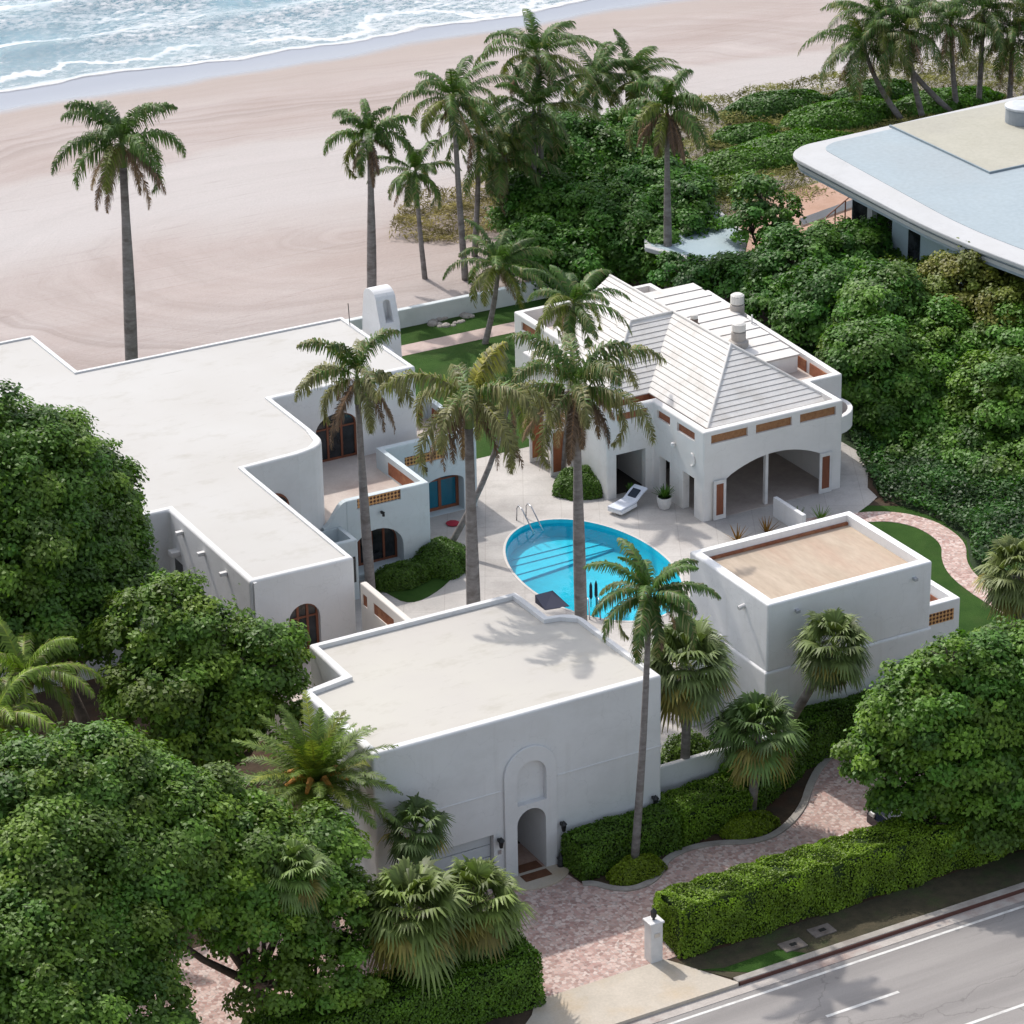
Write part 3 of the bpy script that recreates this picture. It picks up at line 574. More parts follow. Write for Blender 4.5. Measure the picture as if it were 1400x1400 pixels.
# link between entry building and wing: upper terrace with pierced wall
MB().box(-4.1, 8.24, -.2, .14, 12.80, 3.2).build('link_terrace', TERRACE, H)
lw = MB().plate([(8.24, -.2), (12.80, -.2), (12.80, 5.55), (8.24, 5.55)], [], 'X', .14, .26).build('pierced_wall', stucco('warm_stucco', (.70, .66, .61)), H, bevel=.05)
cut(lw, [MB().plate(rect(12.25, 12.62, 4.72, 5.18), [], 'X', -.5, .72), MB().plate(rect(10.1, 11.75, 4.72, 5.18), [], 'X', -.5, .72), MB().plate(rect(8.6, 9.8, 4.72, 5.18), [], 'X', -.5, .72)])
for a, b in ((12.25, 12.62), (10.1, 11.75), (8.6, 9.8)): MB().box(.175, a+.002, 4.722, .21, b-.002, 5.178).build('lattice_screen', TERRA, H)
# chimney
cy0, cy1 = 32.4, 34.5
prof = [(cy0, 4.0), (cy1, 4.0), (cy1-.2, 6.9)] + [(33.5+.62*math.cos(math.pi*i/12), 7.85+.5*math.sin(math.pi*i/12)) for i in range(13)] + [(cy0+.15, 6.9)]
ch = MB().plate(prof, [], 'X', 10.95, .95).build('chimney', WHITE, H, bevel=.1, seg=3)
cut(ch, [MB().plate(arch(11.25, 11.62, 7.0, 7.95), [], 'Y', 31, 2.15)])
MB().box(10.45, 31.9, 2, 11.3, 34.9, 6.0).build('chimney_shoulder', WHITE, H, bevel=.1)
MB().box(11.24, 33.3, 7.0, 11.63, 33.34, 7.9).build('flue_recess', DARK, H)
MB().tube([(10.3, 34.2, 6.5), (10.25, 34.2, 7.6)], .02, 6).build('vent_pipe', BLACK, H)

# ------------------------------------------------------------------ GUEST WING
B = thing('guest_wing', 'white box building with tan sunken roof behind the front hedge', 'house')
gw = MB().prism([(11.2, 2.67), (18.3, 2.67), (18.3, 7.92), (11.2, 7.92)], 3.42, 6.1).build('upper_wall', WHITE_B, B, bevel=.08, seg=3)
cut(gw, [MB().prism([(11.55, 3.02), (17.95, 3.02), (17.95, 7.6), (11.55, 7.6)], 5.72, 6.6)])
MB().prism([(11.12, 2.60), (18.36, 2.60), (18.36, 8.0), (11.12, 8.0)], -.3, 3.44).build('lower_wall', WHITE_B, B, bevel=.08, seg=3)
MB().prism([(11.554, 3.024), (17.946, 3.024), (17.946, 7.596), (11.554, 7.596)], 5.70, 5.735).build('roof', TANROOF, B)
MB().box(11.555, 7.50, 5.73, 17.945, 7.597, 5.84).build('roof_gutter', TERRA, B)
for x_ in (12.4, 17.5): MB().box(x_-.07, 2.5, 5.55, x_+.07, 2.69, 5.66).build('roof_spout', plain('grey_metal', (.4, .41, .43), .5), B)
MB().tube([(11.22, 4.2, 5.45), (10.95, 4.2, 5.4)], .09, 10).build('roof_spout', TRIM, B)
wall_lamp(13.85, 2.6, 2.25, B); wall_lamp(17.0, 2.6, 2.35, B)
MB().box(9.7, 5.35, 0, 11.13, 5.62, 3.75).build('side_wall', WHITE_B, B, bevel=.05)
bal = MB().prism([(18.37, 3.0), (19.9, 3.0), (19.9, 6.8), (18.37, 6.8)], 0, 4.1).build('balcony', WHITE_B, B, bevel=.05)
cut(bal, [MB().box(18.2, 3.28, 3.0, 19.62, 6.55, 4.6), MB().plate(arch(18.2, 19.5, .2, 2.55, .5), [], 'Y', 2, 6), MB().plate(arch(3.5, 6.3, .2, 2.5, .7), [], 'X', 18.4, 3)])
MB().box(18.38, 2.975, 3.3, 19.6, 2.998, 3.75).build('lattice_screen', LATT, B)
MB().box(18.38, 6.50, 3.1, 19.6, 6.55, 3.7).build('lattice_screen', TERRA, B); MB().box(19.575, 3.5, 3.1, 19.618, 6.3, 3.7).build('lattice_screen', TERRA, B)
# small pierced wall beyond
gwall = tag(MB().box(18.6, 8.5, D, 18.75, 12.5, 1.4).build('garden_wall', WHITE, bevel=.02), 'low white wall behind the tan-roofed box building', 'wall')

# ------------------------------------------------------------------ PAVILION
Pv = thing('pool_pavilion', 'single-storey pool pavilion with white ribbed hip roof and arched open loggia', 'pavilion')
ZP = 4.45
pvp = [(19.68, 20.4), (26.62, 20.4), (26.65, 22.9), (28.3, 22.9), (29.0, 34.8), (27.2, 34.8), (27.2, 37.0), (19.9, 37.0), (19.9, 32.4), (17.8, 32.4), (17.8, 27.6), (17.4, 27.6), (17.4, 24.4), (19.68, 24.4)]
pb = MB().prism(pvp, -.1, ZP).build('wall', WHITE2, Pv, bevel=.07, seg=3)
pin = [(19.98, 20.7), (26.32, 20.7), (26.35, 23.2), (28.0, 23.2), (28.7, 34.5), (26.9, 34.5), (26.9, 36.7), (20.2, 36.7), (20.2, 32.1), (18.1, 32.1), (18.1, 27.3), (17.7, 27.3), (17.7, 24.7), (19.98, 24.7)]
cc = [MB().prism(pin, 3.7, 5.2)]
cc.append(MB().box(20.0, 20.72, D+.02, 26.3, 26.0, 3.0))                                  # loggia room
cc.append(MB().plate([(20.75, -.2), (25.75, -.2), (25.75, 2.1)] + [(20.75+5.0*(1-i/16), 2.1+.72*math.sin(math.pi*i/16)**.8) for i in range(1, 16)] + [(20.75, 2.1)], [], 'Y', 19, 2.5))
for a, b in ((21.1, 22.0), (23.05, 23.88)): cc.append(MB().plate(rect(a, b, -.2, 2.15), [], 'X', 19, 1.5))
cc.append(MB().box(18.0, 24.7, D+.02, 19.5, 27.2, 2.7)); cc.append(MB().plate(rect(17.85, 19.3, -.2, 2.4), [], 'Y', 24, 1.2))
for a, b in ((20.05, 21.85), (22.25, 24.05), (24.45, 26.27)): cc.append(MB().plate(rect(a, b, 3.85, 4.25), [], 'Y', 19, 1.58))
for a, b in ((21.1, 22.5), (23.05, 24.1)): cc.append(MB().plate(rect(a, b, 3.82, 4.2), [], 'X', 19, .85))
cc.append(MB().plate(rect(34.75, 36.3, 3.78, 4.18), [], 'X', 19, 1.05)); cc.append(MB().plate(rect(17.9, 19.4, 3.9, 4.25), [], 'Y', 24, .58))
cc.append(MB().box(17.9, 28.0, D+.02, 19.5, 31.8, 2.8)); cc.append(MB().plate(rect(28.3, 31.6, -.2, 2.5), [], 'X', 17, 1.5))
cut(pb, cc)
scr = [(20.05, 21.85), (22.25, 24.05), (24.45, 26.27)]
for a, b in scr: MB().box(a+.003, 20.5, 3.853, b-.003, 20.56, 4.247).build('pierced_screen', speck('ochre_screen', (.26, .12, .055), (.40, .21, .10), 6, .8, None, 24, .9, .03), Pv)
for a, b in ((21.1, 22.5), (23.05, 24.1)): MB().box(19.78, a+.003, 3.823, 19.83, b-.003, 4.197).build('pierced_screen', TERRA, Pv)
MB().box(19.98, 34.753, 3.783, 20.03, 36.297, 4.177).build('pierced_screen', TERRA, Pv); MB().box(17.903, 24.5, 3.903, 19.397, 24.55, 4.247).build('pierced_screen', TERRA, Pv)
for (x0, y0, x1, y1) in ((28.62, 27.6, 28.66, 29.3), ):
    pass
for k in range(6):      # red screens inside the far parapet
    a = 23.6+k*1.8; f = (a-22.9)/11.9; x = 28.0+.70*f
    MB().add([(x-.02, a, 3.72), (x+.1-.02, a+1.5, 3.72), (x+.1-.02, a+1.5, 4.25), (x-.02, a, 4.25), (x-.06, a, 3.72), (x+.04, a+1.5, 3.72), (x+.04, a+1.5, 4.25), (x-.06, a, 4.25)], [(0,1,2,3),(7,6,5,4),(0,4,5,1),(3,2,6,7),(0,3,7,4),(1,5,6,2)]).build('pierced_screen', TERRA, Pv)
MB().box(27.3, 34.44, 3.72, 28.5, 34.49, 4.2).build('pierced_screen', TERRA, Pv)
MB().prism(inset(pin, .004), 3.66, 3.71).build('flat_roof', TERRACE, Pv)
# interior surfaces
MB().prism([(19.99, 20.42), (26.31, 20.42), (26.31, 25.99), (19.99, 25.99)], D-.1, D+.03).build('loggia_floor', speck('loggia_tile', (.36, .30, .27), (.44, .38, .34), 1.5, .5, None, 8), Pv)
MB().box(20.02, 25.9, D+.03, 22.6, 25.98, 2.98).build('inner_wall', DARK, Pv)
MB().box(22.7, 25.5, D+.03, 26.29, 25.6, 2.98).build('inner_wall', WHITE2, Pv)
def shutter(x0, z0, x1, z1, y, parent, name='shutter'):
    f = MB().plate(rect(x0, x1, z0, z1), [rect(x0+.12, x1-.12, z0+.2, z1-.15)[::-1]], 'Y', y, .06).build(name, TRIM, parent)
    MB().box(x0+.12, y+.02, z0+.2, x1-.12, y+.04, z1-.15).build('louvre_panel', WOOD, f)
MB().box(18.0, 27.1, D+.03, 19.5, 27.19, 2.69).build('inner_wall', DARK, Pv); MB().prism([(17.7, 24.72), (19.49, 24.72), (19.49, 27.1), (17.7, 27.1)], D-.05, D+.035).build('inner_floor', DARK, Pv)  # dark wall and floor: the room's shade is put into their colour
shutter(20.12, D+.03, 20.72, 2.2, 20.25, Pv); shutter(25.42, D+.03, 26.05, 2.27, 20.25, Pv); shutter(22.9, D+.03, 23.5, 2.3, 25.35, Pv)
MB().box(22.86, 20.55, D, 23.0, 20.72, 2.86).build('post', TRIM, Pv)
for y_ in (27.75, 29.6): 
    f = MB().plate(rect(16.55, 17.35, D+.02, 2.6), [rect(16.67, 17.23, D+.2, 2.45)[::-1]], 'Y', y_, .06).build('shutter', TRIM, Pv); MB().box(16.67, y_+.02, D+.2, 17.23, y_+.04, 2.45).build('louvre_panel', speck('orange_wood', (.24, .08, .035), (.32, .11, .05), 3), f)
# wall globe lamp + crescent ornament on the left face
MB().lathe(19.55, 22.6, [(.01, 3.02), (.09, 3.06), (.12, 3.15), (.09, 3.24), (.01, 3.28)], 10).build('wall_lamp', TRIM, Pv)
MB().tube([(19.64, 21.3+.25*math.cos(a), 2.95+.28*math.sin(a)) for a in [math.pi*.5+math.pi*i/8 for i in range(9)]], .04, 6).build('wall_ornament', WHITE2, Pv)
# hip roof made of stepped courses
RW = speck('white_roof_tile', (.64, .62, .59), (.70, .68, .65), 2.5, .75, (.56, .53, .49), 16, .3, .01)
RLINE = plain('course_joint', (.40, .35, .32), .9)
def hip(x0, x1, y0, y1, z0, z1, hy0=True, hx0=False, hx1=False, hy1=False, n=13, axis='Y', name='hip_roof'):
    m_ = MB(); ln = MB(); w = (x1-x0)/2 if axis == 'Y' else (y1-y0)/2
    for k in range(n):
        a = k/n*w; b = (k+1)/n*w; za = z0+(z1-z0)*k/n; zb = z0+(z1-z0)*(k+1)/n; lip = .028
        def rc(i): 
            if axis == 'Y': return x0+i, x1-i, y0+(i if hy0 else 0), y1-(i if hy1 else 0)
            return x0+(i if hx0 else 0), x1-(i if hx1 else 0), y0+i, y1-i
        A = rc(a); Bb = rc(b)
        P0 = [(A[0], A[2]), (A[1], A[2]), (A[1], A[3]), (A[0], A[3])]; P1 = [(Bb[0], Bb[2]), (Bb[1], Bb[2]), (Bb[1], Bb[3]), (Bb[0], Bb[3])]
        za2 = za+lip
        vs = [(x, y, za2) for x, y in P0] + [(x, y, zb+.002) for x, y in P1] + [(x, y, za-.02) for x, y in P0]
        m_.add(vs, [(0, 1, 5, 4), (1, 2, 6, 5), (2, 3, 7, 6), (3, 0, 4, 7)] + [(8, 9, 1, 0), (9, 10, 2, 1), (10, 11, 3, 2), (11, 8, 0, 3)])
        e = .012; Q = [(P0[0][0]-e, P0[0][1]-e), (P0[1][0]+e, P0[1][1]-e), (P0[2][0]+e, P0[2][1]+e), (P0[3][0]-e, P0[3][1]+e)]
        vs = [(x, y, za-.02) for x, y in Q] + [(x, y, za+.012) for x, y in Q]
        ln.add(vs, [(0, 1, 5, 4), (1, 2, 6, 5), (2, 3, 7, 6), (3, 0, 4, 7)])
    o = m_.build(name, RW, Pv, fix=False); ln.build('course_lines', RLINE, o, fix=False)
    return o
hip(20.45, 26.7, 21.35, 34.6, 4.12, 6.22, n=14)
hip(18.3, 23.6, 26.05, 32.25, 4.1, 6.2, axis='X', hx0=True, n=14)
MB().box(20.55, 21.45, 3.7, 26.6, 34.4, 4.11).build('roof_kerb', TERRA, Pv); MB().box(18.4, 26.15, 3.7, 20.54, 32.1, 4.09).build('roof_kerb', TERRA, Pv)
# hip caps
for a, b in (((20.45, 21.35, 4.17), (23.575, 24.475, 6.27)), ((26.7, 21.35, 4.17), (23.575, 24.475, 6.27)), ((23.575, 24.475, 6.27), (23.575, 34.6, 6.27)), ((18.3, 26.05, 4.15), (21.4, 29.15, 6.25)), ((21.4, 29.15, 6.25), (23.6, 29.15, 6.27))):
    MB().tube([(a[0], a[1], a[2]-.03), (b[0], b[1], b[2]-.03)], .06, 8).build('ridge_cap', RW, Pv)
# lower lean-to roof on the far side, sloping to the front
lr = MB(); ll = MB(); nk = 11
for k in range(nk):
    ya = 25.6+k*.8; yb = ya+.8; za = 4.5+k*.055; zb = za+.055
    lr.add([(24.9, ya, za+.05), (27.9, ya, za+.05), (27.9, yb, zb+.005), (24.9, yb, zb+.005), (24.9, ya, za-.02), (27.9, ya, za-.02)], [(0, 1, 2, 3), (4, 5, 1, 0)])
    ll.add([(24.9, ya-.012, za-.02), (27.9, ya-.012, za-.02), (27.9, ya-.012, za+.03), (24.9, ya-.012, za+.03)], [(0, 1, 2, 3)])
o = lr.build('lean_to_roof', RW, Pv, fix=False); ll.build('course_lines', RLINE, o, fix=False)
MB().box(25.0, 25.68, 3.7, 27.85, 34.4, 4.47).build('lean_to_wall', WHITE2, Pv)
def vent(x, y, z, h, r, m_=None):
    v = MB().lathe(x, y, [(r*1.5, z), (r*1.5, z+h*.25), (r*1.1, z+h*.3), (r*1.1, z+h*.62), (r*.8, z+h*.64)], 14).build('roof_vent', m_ or plain('dirty_vent', (.40, .37, .33), .7), Pv)
    MB().lathe(x, y, [(r*.8, z+h*.64), (r*1.05, z+h*.68), (r*1.05, z+h*.95), (r*.7, z+h)], 14).build('vent_cap', plain('vent_cap', (.6, .58, .54), .6), v)
VD = plain('dirty_vent', (.36, .33, .30), .7)
vent(26.0, 27.6, 4.6, 1.15, .3, VD); vent(28.05, 30.9, 4.3, 1.35, .3, VD); vent(24.95, 29.6, 5.1, .6, .16, plain('rusty_vent', (.2, .14, .11), .8))
MB().tube([(27.8, 29.3, 4.3), (27.8, 29.3, 5.2)], .04, 6).build('vent_pipe', TRIM, Pv)
# rounded balcony on the east side
cb = [(26.6, 24.0)] + [(26.6+1.75*math.sin(math.pi*i/14), 22.5-1.5*math.cos(math.pi*(1-i/14))*1.0) for i in range(15)][::-1] 
cb = [(26.62, 21.0)] + [(26.62+1.7*math.sin(math.pi*i/14), 22.5-1.5*math.cos(math.pi*i/14)) for i in range(1, 14)] + [(26.62, 24.0)]
bb = MB().prism(cb, 2.55, 3.35).build('round_balcony', WHITE2, Pv, bevel=.04)
cut(bb, [MB().prism([(26.7+(x-26.7)*.86, 22.5+(y-22.5)*.86) for x, y in cb], 2.75, 3.9)])
MB().prism([(26.7+(x-26.7)*.85, 22.5+(y-22.5)*.85) for x, y in cb], 2.72, 2.77).build('balcony_floor', TERRA, Pv)
MB().box(26.7, 21.9, D, 27.5, 23.0, 2.56).build('balcony_pier', WHITE2, Pv, bevel=.03)

# ------------------------------------------------------------------ beach wall and side walls
tag(MB().box(9.5, 47.25, -.3, 27.8, 47.6, 1.35).build('beach_wall', stucco('sea_wall', (.62, .66, .66)), bevel=.05), 'long low white wall between the green lawn and the beach', 'wall')
tag(MB().box(5.2, 1.0, -.2, 10.9, 1.22, 1.9).build('garden_wall', WHITE, bevel=.03), 'low white wall between the entry block and the tan-roofed box building', 'wall')
tag(MB().box(22.5, 17.2, D, 22.7, 19.4, 1.3).build('garden_wall', WHITE, bevel=.03), 'short white wall stub on the pool deck in front of the pavilion', 'wall')

# ------------------------------------------------------------------ neighbour
N = thing('modern_house', 'modern neighbouring house with large pale blue flat roof and rounded white overhang', 'house')
npoly = rounded([(38.95, 43.3), (38.25, 29.5), (39.4, 20), (62, 17), (62, 45.6), (54, 45.2), (40.5, 44.2)], {0: 1.1, 6: .5, 1: 3.5}, 8)
NW = stucco('neighbour_white', (.50, .505, .51), .4)
MB().prism(npoly, 6.78, 7.0).build('roof_slab', NW, N, bevel=.05, seg=2)
MB().prism(inset(npoly, .22), 6.42, 6.6).build('lower_fascia', NW, N)
MB().prism(inset(npoly, .3), 6.25, 6.78).build('soffit_step', plain('blue_grey_fascia', (.30, .36, .42), .6), N)
ninn = rounded([(40.9, 43.2), (39.75, 29.7), (40.8, 20), (61.5, 18), (61.5, 44.9), (54, 44.6), (42, 43.7)], {0: .8, 1: 3}, 6)
MB().prism(ninn, 6.9, 7.02).build('roof', speck('pale_blue_roof', (.31, .37, .405), (.34, .40, .43), .3, .7, (.32, .36, .38), 4, .1, .01), N)
MB().prism([(45.9, 44.3), (45.55, 35.6), (61, 36.0), (61, 44.7)], 6.9, 7.09).build('upper_roof', speck('cream_roof', (.38, .365, .30), (.42, .405, .34), .4, .8, (.36, .345, .30), 6, .2, .01), N)
MB().add([(45.8, 44.35, 7), (45.45, 35.5, 7), (61, 35.9, 7), (61, 35.98, 7), (45.53, 35.58, 7), (45.88, 44.35, 7), (45.8, 44.35, 7.12), (45.45, 35.5, 7.12), (61, 35.9, 7.12), (61, 35.98, 7.12), (45.53, 35.58, 7.12), (45.88, 44.35, 7.12)],
    [(0, 1, 7, 6), (1, 2, 8, 7), (6, 7, 10, 11), (7, 8, 9, 10), (11, 10, 4, 5), (10, 9, 3, 4)]).build('roof_edge_flashing', plain('flashing', (.22, .27, .30), .5), N)
NB = stucco('neighbour_blue', (.42, .52, .56), .2)
MB().box(40.2, 37.75, 0, 40.5, 38.15, 6.24).build('column', NW, N); 
MB().box(40.3, 19, 0, 60, 36.2, 6.24).build('wall', NB, N); MB().box(42.0, 36.3, 0, 60, 42.0, 6.24).build('wall', NB, N)
for a, b, z0, z1 in ((38.2, 41.9, 2.9, 6.0), (33.9, 34.8, 2.5, 6.0), (27.2, 28.6, 2.5, 6.1), (20, 25, 1.5, 6.0)): MB().box(40.25 if b < 36 else 41.95, a, z0, 40.3-.001 if b < 36 else 41.999, b, z1).build('window', GLASS, N)
tk = MB().lathe(51.9, 41.3, [(.9, 7.1), (.9, 7.75), (.82, 7.9)], 24); r_ = tk.build('rooftop_unit', plain('unit_grey', (.28, .31, .34), .5), N); MB().lathe(51.9, 41.3, [(.95, 7.85), (.95, 7.95), (.6, 8.05)], 24).build('unit_lid', plain('unit_lid', (.5, .53, .56), .5), r_)
C2 = thing('canopy', 'small pale blue flat canopy with rounded edge between the dark trees', 'canopy')
cpoly = rounded([(31.6, 44.8), (32.7, 41.6), (34.8, 40.8), (36.9, 43.6), (38.2, 49.5), (34.8, 50.5)], {1: 1.0, 2: 1.0}, 6)
MB().prism(cpoly, 2.8, 3.05).build('slab', NW, C2, bevel=.04); MB().prism(inset(cpoly, .3), 3.0, 3.06).build('roof', speck('canopy_blue', (.32, .41, .45), (.38, .46, .49), .8, .7), C2)
MB().box(33.2, 42.2, D, 35.2, 44, 2.8).build('wall', NW, C2)
MB().box(35.0, 40.9, D, 35.25, 41.15, 2.8).build('post', NW, C2)
RA = thing('railing', 'thin brown stair railing beside a white coping near the modern house', 'railing')
a_, b_2 = atZ(1128, 298, 1.6), atZ(1170, 262, 2.6)
pts = [Vector(a_)+(Vector(b_2)-Vector(a_))*k/3 for k in range(4)]
for p in pts: MB().tube([(p.x, p.y, D), tuple(p)], .04, 6).build('post', WOOD, RA)
MB().tube([tuple(p) for p in pts], .04, 6).build('handrail', WOOD, RA)
tag(MB().tube([atZ(1095, 305, .9), atZ(1170, 278, 1.6)], .28, 4).build('sloped_wall', NW), 'white sloping coping beside the bare sand yard', 'wall')

# ------------------------------------------------------------------ pool furniture
L = thing('sun_lounger', 'white sun lounger with dark towel standing beside the pool', 'lounger')
p0 = Vector((17.55, 23.15, D)); ux = Vector((.93, .36, 0)); uy = Vector((-.36, .93, 0))
def lp(a, b, z): q = p0+ux*a+uy*b; return (q.x, q.y, D+z)
def slab(prof, w0, w1, th):
    m_ = MB(); vs = []
    for a, z in prof: vs += [lp(a, w0, z), lp(a, w1, z), lp(a, w1, z+th), lp(a, w0, z+th)]
    fs = [(0, 1, 2, 3), tuple(len(vs)-4+i for i in (3, 2, 1, 0))]
    for i in range(len(prof)-1):
        b = i*4
        for j in range(4): fs.append((b+j, b+(j+1) % 4, b+4+(j+1) % 4, b+4+j))
    return m_.add(vs, fs)
LW = plain('lounger_white', (.78, .80, .83), .5)
slab([(-.75, .12), (.35, .14)], -.38, .38, .16).build('base', LW, L, bevel=.03)
slab([(-.78, .28), (.3, .30), (.75, .55), (1.1, .66)], -.36, .36, .09).build('cushion', plain('lounger_cushion', (.66, .70, .78), .8), L, bevel=.03)
tag(slab([(.42, .46), (.8, .66)], -.2, .2, .05).build('towel', plain('navy_cloth', (.02, .03, .05), .9)), 'folded navy towel lying on the white sun lounger', 'towel')
def rail(pts, name_label, px):
    r = thing('pool_rail', name_label, 'handrail')
    for dx in (0, .45):
        P = [(x+dx*px[0], y+dx*px[1], z) for x, y, z in pts]; MB().tube(P, .028, 8).build('rail', METAL, r, smooth=True)
rail([(13.1, 24.6, D), (13.1, 24.55, 1.0), (13.1, 24.4, 1.15), (13.1, 24.1, 1.1), (13.15, 23.7, .7), (13.2, 23.3, .3)], 'pair of steel hand rails at the stepped end of the pool', (1, 0))
rail([(11.0, 14.9, D), (11.0, 14.95, 1.0), (11.05, 15.1, 1.2), (11.15, 15.4, 1.15), (11.2, 15.5, .2)], 'pair of steel ladder rails at the near end of the pool', (.8, -.5))
def pot(x, y, label, h=.5, r=.28, mat=None):
    p = thing('potted_plant', label, 'potted plant', 'potted plants around the pavilion')
    MB().lathe(x, y, [(r*.7, D+.03), (r*.95, D+h*.5), (r*1.05, D+h), (r*.9, D+h), (r*.85, D+h-.06)], 14).build('pot', mat or TRIM, p)
    V, F, Cc = [], [], []
    for k in range(70):
        a = rng.uniform(0, 6.28); e = rng.uniform(.3, 1.4); l = rng.uniform(.3, .6)*h/.5; w = .035
        d = np.array([math.cos(a)*math.cos(e), math.sin(a)*math.cos(e), math.sin(e)]); s = np.array([-math.sin(a), math.cos(a), 0])*w; b0 = np.array([x, y, D+h-.05])
        n = len(V); V += [b0-s, b0+s, b0+d*l+s*.4, b0+d*l-s*.4]; F.append((n, n+1, n+2, n+3)); Cc.append(np.array([1, 1, 1])*rng.uniform(.6, 1.3))
    npmesh('foliage', V, F, LEAF, p, Cc)
pot(19.05, 22.45, 'white round pot with dark plant beside the left pavilion column', .55, .32)
pot(18.4, 24.15, 'dark pot with upright plant behind the head of the sun lounger', .35, .22, BLACK)
pot(22.0, 24.6, 'dark potted plant inside the open loggia', .5, .3, WOOD)
tag(MB().add([(9.9, 16.5, D+.03), (10.9, 16.3, D+.03), (10.7, 17.3, D+.35), (9.9, 17.3, D+.35), (9.9, 16.5, D+.015), (10.9, 16.3, D+.015), (10.7, 17.3, D+.015), (9.9, 17.3, D+.015)], [(0, 1, 2, 3), (4, 7, 6, 5), (0, 4, 5, 1), (1, 5, 6, 2), (2, 6, 7, 3), (3, 7, 4, 0)]).build('folded_tarp', plain('navy_tarp', (.015, .02, .05), .7)), 'dark navy folded tarp lying at the near left edge of the pool', 'tarp')
for px_, py_, nm in ((808, 822, 'left of the two'), (815, 820, 'right of the two')):
    p = atZ(px_, py_+8, .4)
    um = thing('closed_parasol', 'slim dark closed parasol, %s at the near end of the pool' % nm, 'parasol')
    MB().tube([(p[0], p[1], D), (p[0], p[1], 1.2)], .02, 6).build('pole', BLACK, um); MB().lathe(p[0], p[1], [(.03, .75), (.07, .85), (.06, 1.35), (.01, 1.5)], 8).build('canopy', plain('navy_canvas', (.01, .015, .03), .8), um)
# a red float by the terrace door
tag(MB().lathe(10.6, 25.6, [(.02, D+.03), (.28, D+.035), (.3, D+.08), (.02, D+.12)], 9).build('red_cushion', plain('red_cloth', (.35, .02, .04), .9)), 'small red cushion on the ground outside the arched terrace door', 'cushion')
# red aloes in the deck bed behind the guest wing
def spiky(x, y, z, label, n=14, l=.4, c=(3.2, .6, .8)):
    V, F, Cc = [], [], []
    for k in range(n):
        a = 6.28*k/n+rng.uniform(-.2, .2); e = rng.uniform(.5, 1.3); d = np.array([math.cos(a)*math.cos(e), math.sin(a)*math.cos(e), math.sin(e)]); s = np.array([-math.sin(a), math.cos(a), 0])*.05; b0 = np.array([x, y, z]); m = len(V)
        V += [b0-s, b0+s, b0+d*l+s*.1, b0+d*l-s*.1]; F.append((m, m+1, m+2, m+3)); Cc.append(np.array(c)*rng.uniform(.6, 1.1))
    tag(npmesh('spiky_plant', V, F, LEAF, None, Cc), label, 'plant', 'spiky plants along the back of the box building')
for (px_, py_), lb in zip(((1008, 732), (1048, 722), (1090, 708), (1122, 705)), ('reddish spiky plant, leftmost of the row behind the tan roof parapet', 'reddish spiky plant, second from the left behind the tan roof parapet', 'greenish spiky plant, third from the left behind the tan roof parapet', 'greenish spiky plant nearest the short white wall stub')):
    p = atZ(px_, py_+6, .45); spiky(p[0], p[1], .4, lb, 16, .75, (3.2, .7, .8) if px_ < 1060 else (1.5, 1.2, .9))

# ------------------------------------------------------------------ street side objects
PO = thing('gate_post', 'white square gate post with small lantern at the driveway entrance', 'gate post')
MB().prism([(.53, -6.98), (.98, -6.98), (.98, -6.55), (.53, -6.55)], 0, 1.42).build('pillar', TRIM, PO, bevel=.03)
MB().prism([(.49, -7.02), (1.02, -7.02), (1.02, -6.51), (.49, -6.51)], 1.42, 1.5).build('cap', TRIM, PO, bevel=.02)
MB().lathe(.76, -6.76, [(.05, 1.5), (.04, 1.55), (.09, 1.6), (.11, 1.8), (.04, 1.88), (.01, 1.93)], 8).build('lantern', BLACK, PO)
MB().box(.98, -6.88, .85, 1.03, -6.66, 1.15).build('letter_box', BLACK, PO); MB().box(.66, -7.0, .95, .86, -6.978, 1.1).build('intercom_panel', METAL, PO)
for (x, y), lb in (((5.05, -8.35), 'grey concrete utility cover on the verge, nearer the driveway apron'), ((6.35, -8.1), 'grey concrete utility cover on the verge, farther from the driveway apron')):
    u = thing('utility_cover', lb, 'utility cover', 'utility covers in the verge'); MB().box(x-.42, y-.28, 0, x+.42, y+.28, .06).build('slab', speck('old_concrete', (.14, .12, .105), (.22, .19, .165), 3, .9, (.09, .07, .06), 20), u, bevel=.02); MB().box(x-.1, y-.08, .058, x+.14, y+.08, .068).build('lid', BLACK, u)
# parked car, mostly under the street tree
CAR = thing('parked_car', 'dark parked car mostly hidden under the large tree by the drive', 'car')
CP = plain('dark_blue_paint', (.012, .016, .03), .18); cx0, cy0_ = 11.4, -5.15
def carbox(poly, y0, y1): 
    return MB().plate([(cx0+a, b) for a, b in poly], [], 'Y', y0, y1-y0)
carbox([(0, .25), (4.5, .25), (4.55, .75), (4.3, .92), (3.5, .98), (.95, .98), (.12, .85), (0, .6)], cy0_, cy0_+1.8).build('body', CP, CAR, bevel=.09, seg=3)
carbox([(.8, .95), (3.9, .95), (3.3, 1.42), (1.7, 1.45)], cy0_+.12, cy0_+1.68).build('cabin', GLASS, CAR, bevel=.08, seg=3)
carbox([(1.65, 1.43), (3.35, 1.40), (3.2, 1.48), (1.85, 1.5)], cy0_+.2, cy0_+1.6).build('roof', CP, CAR, bevel=.03)
for a in (.85, 3.65):
    for yy in (cy0_-.01, cy0_+1.61):
        w = MB().tube([(cx0+a, yy, .33), (cx0+a, yy+.2, .33)], .33, 18).build('wheel', BLACK, CAR); MB().tube([(cx0+a, yy-.01, .33), (cx0+a, yy+.21, .33)], .2, 14).build('rim', METAL, w)
for yy in (cy0_+.15, cy0_+1.35): MB().box(cx0-.02, yy, .62, cx0+.06, yy+.3, .78).build('headlight', TRIM, CAR, bevel=.02)

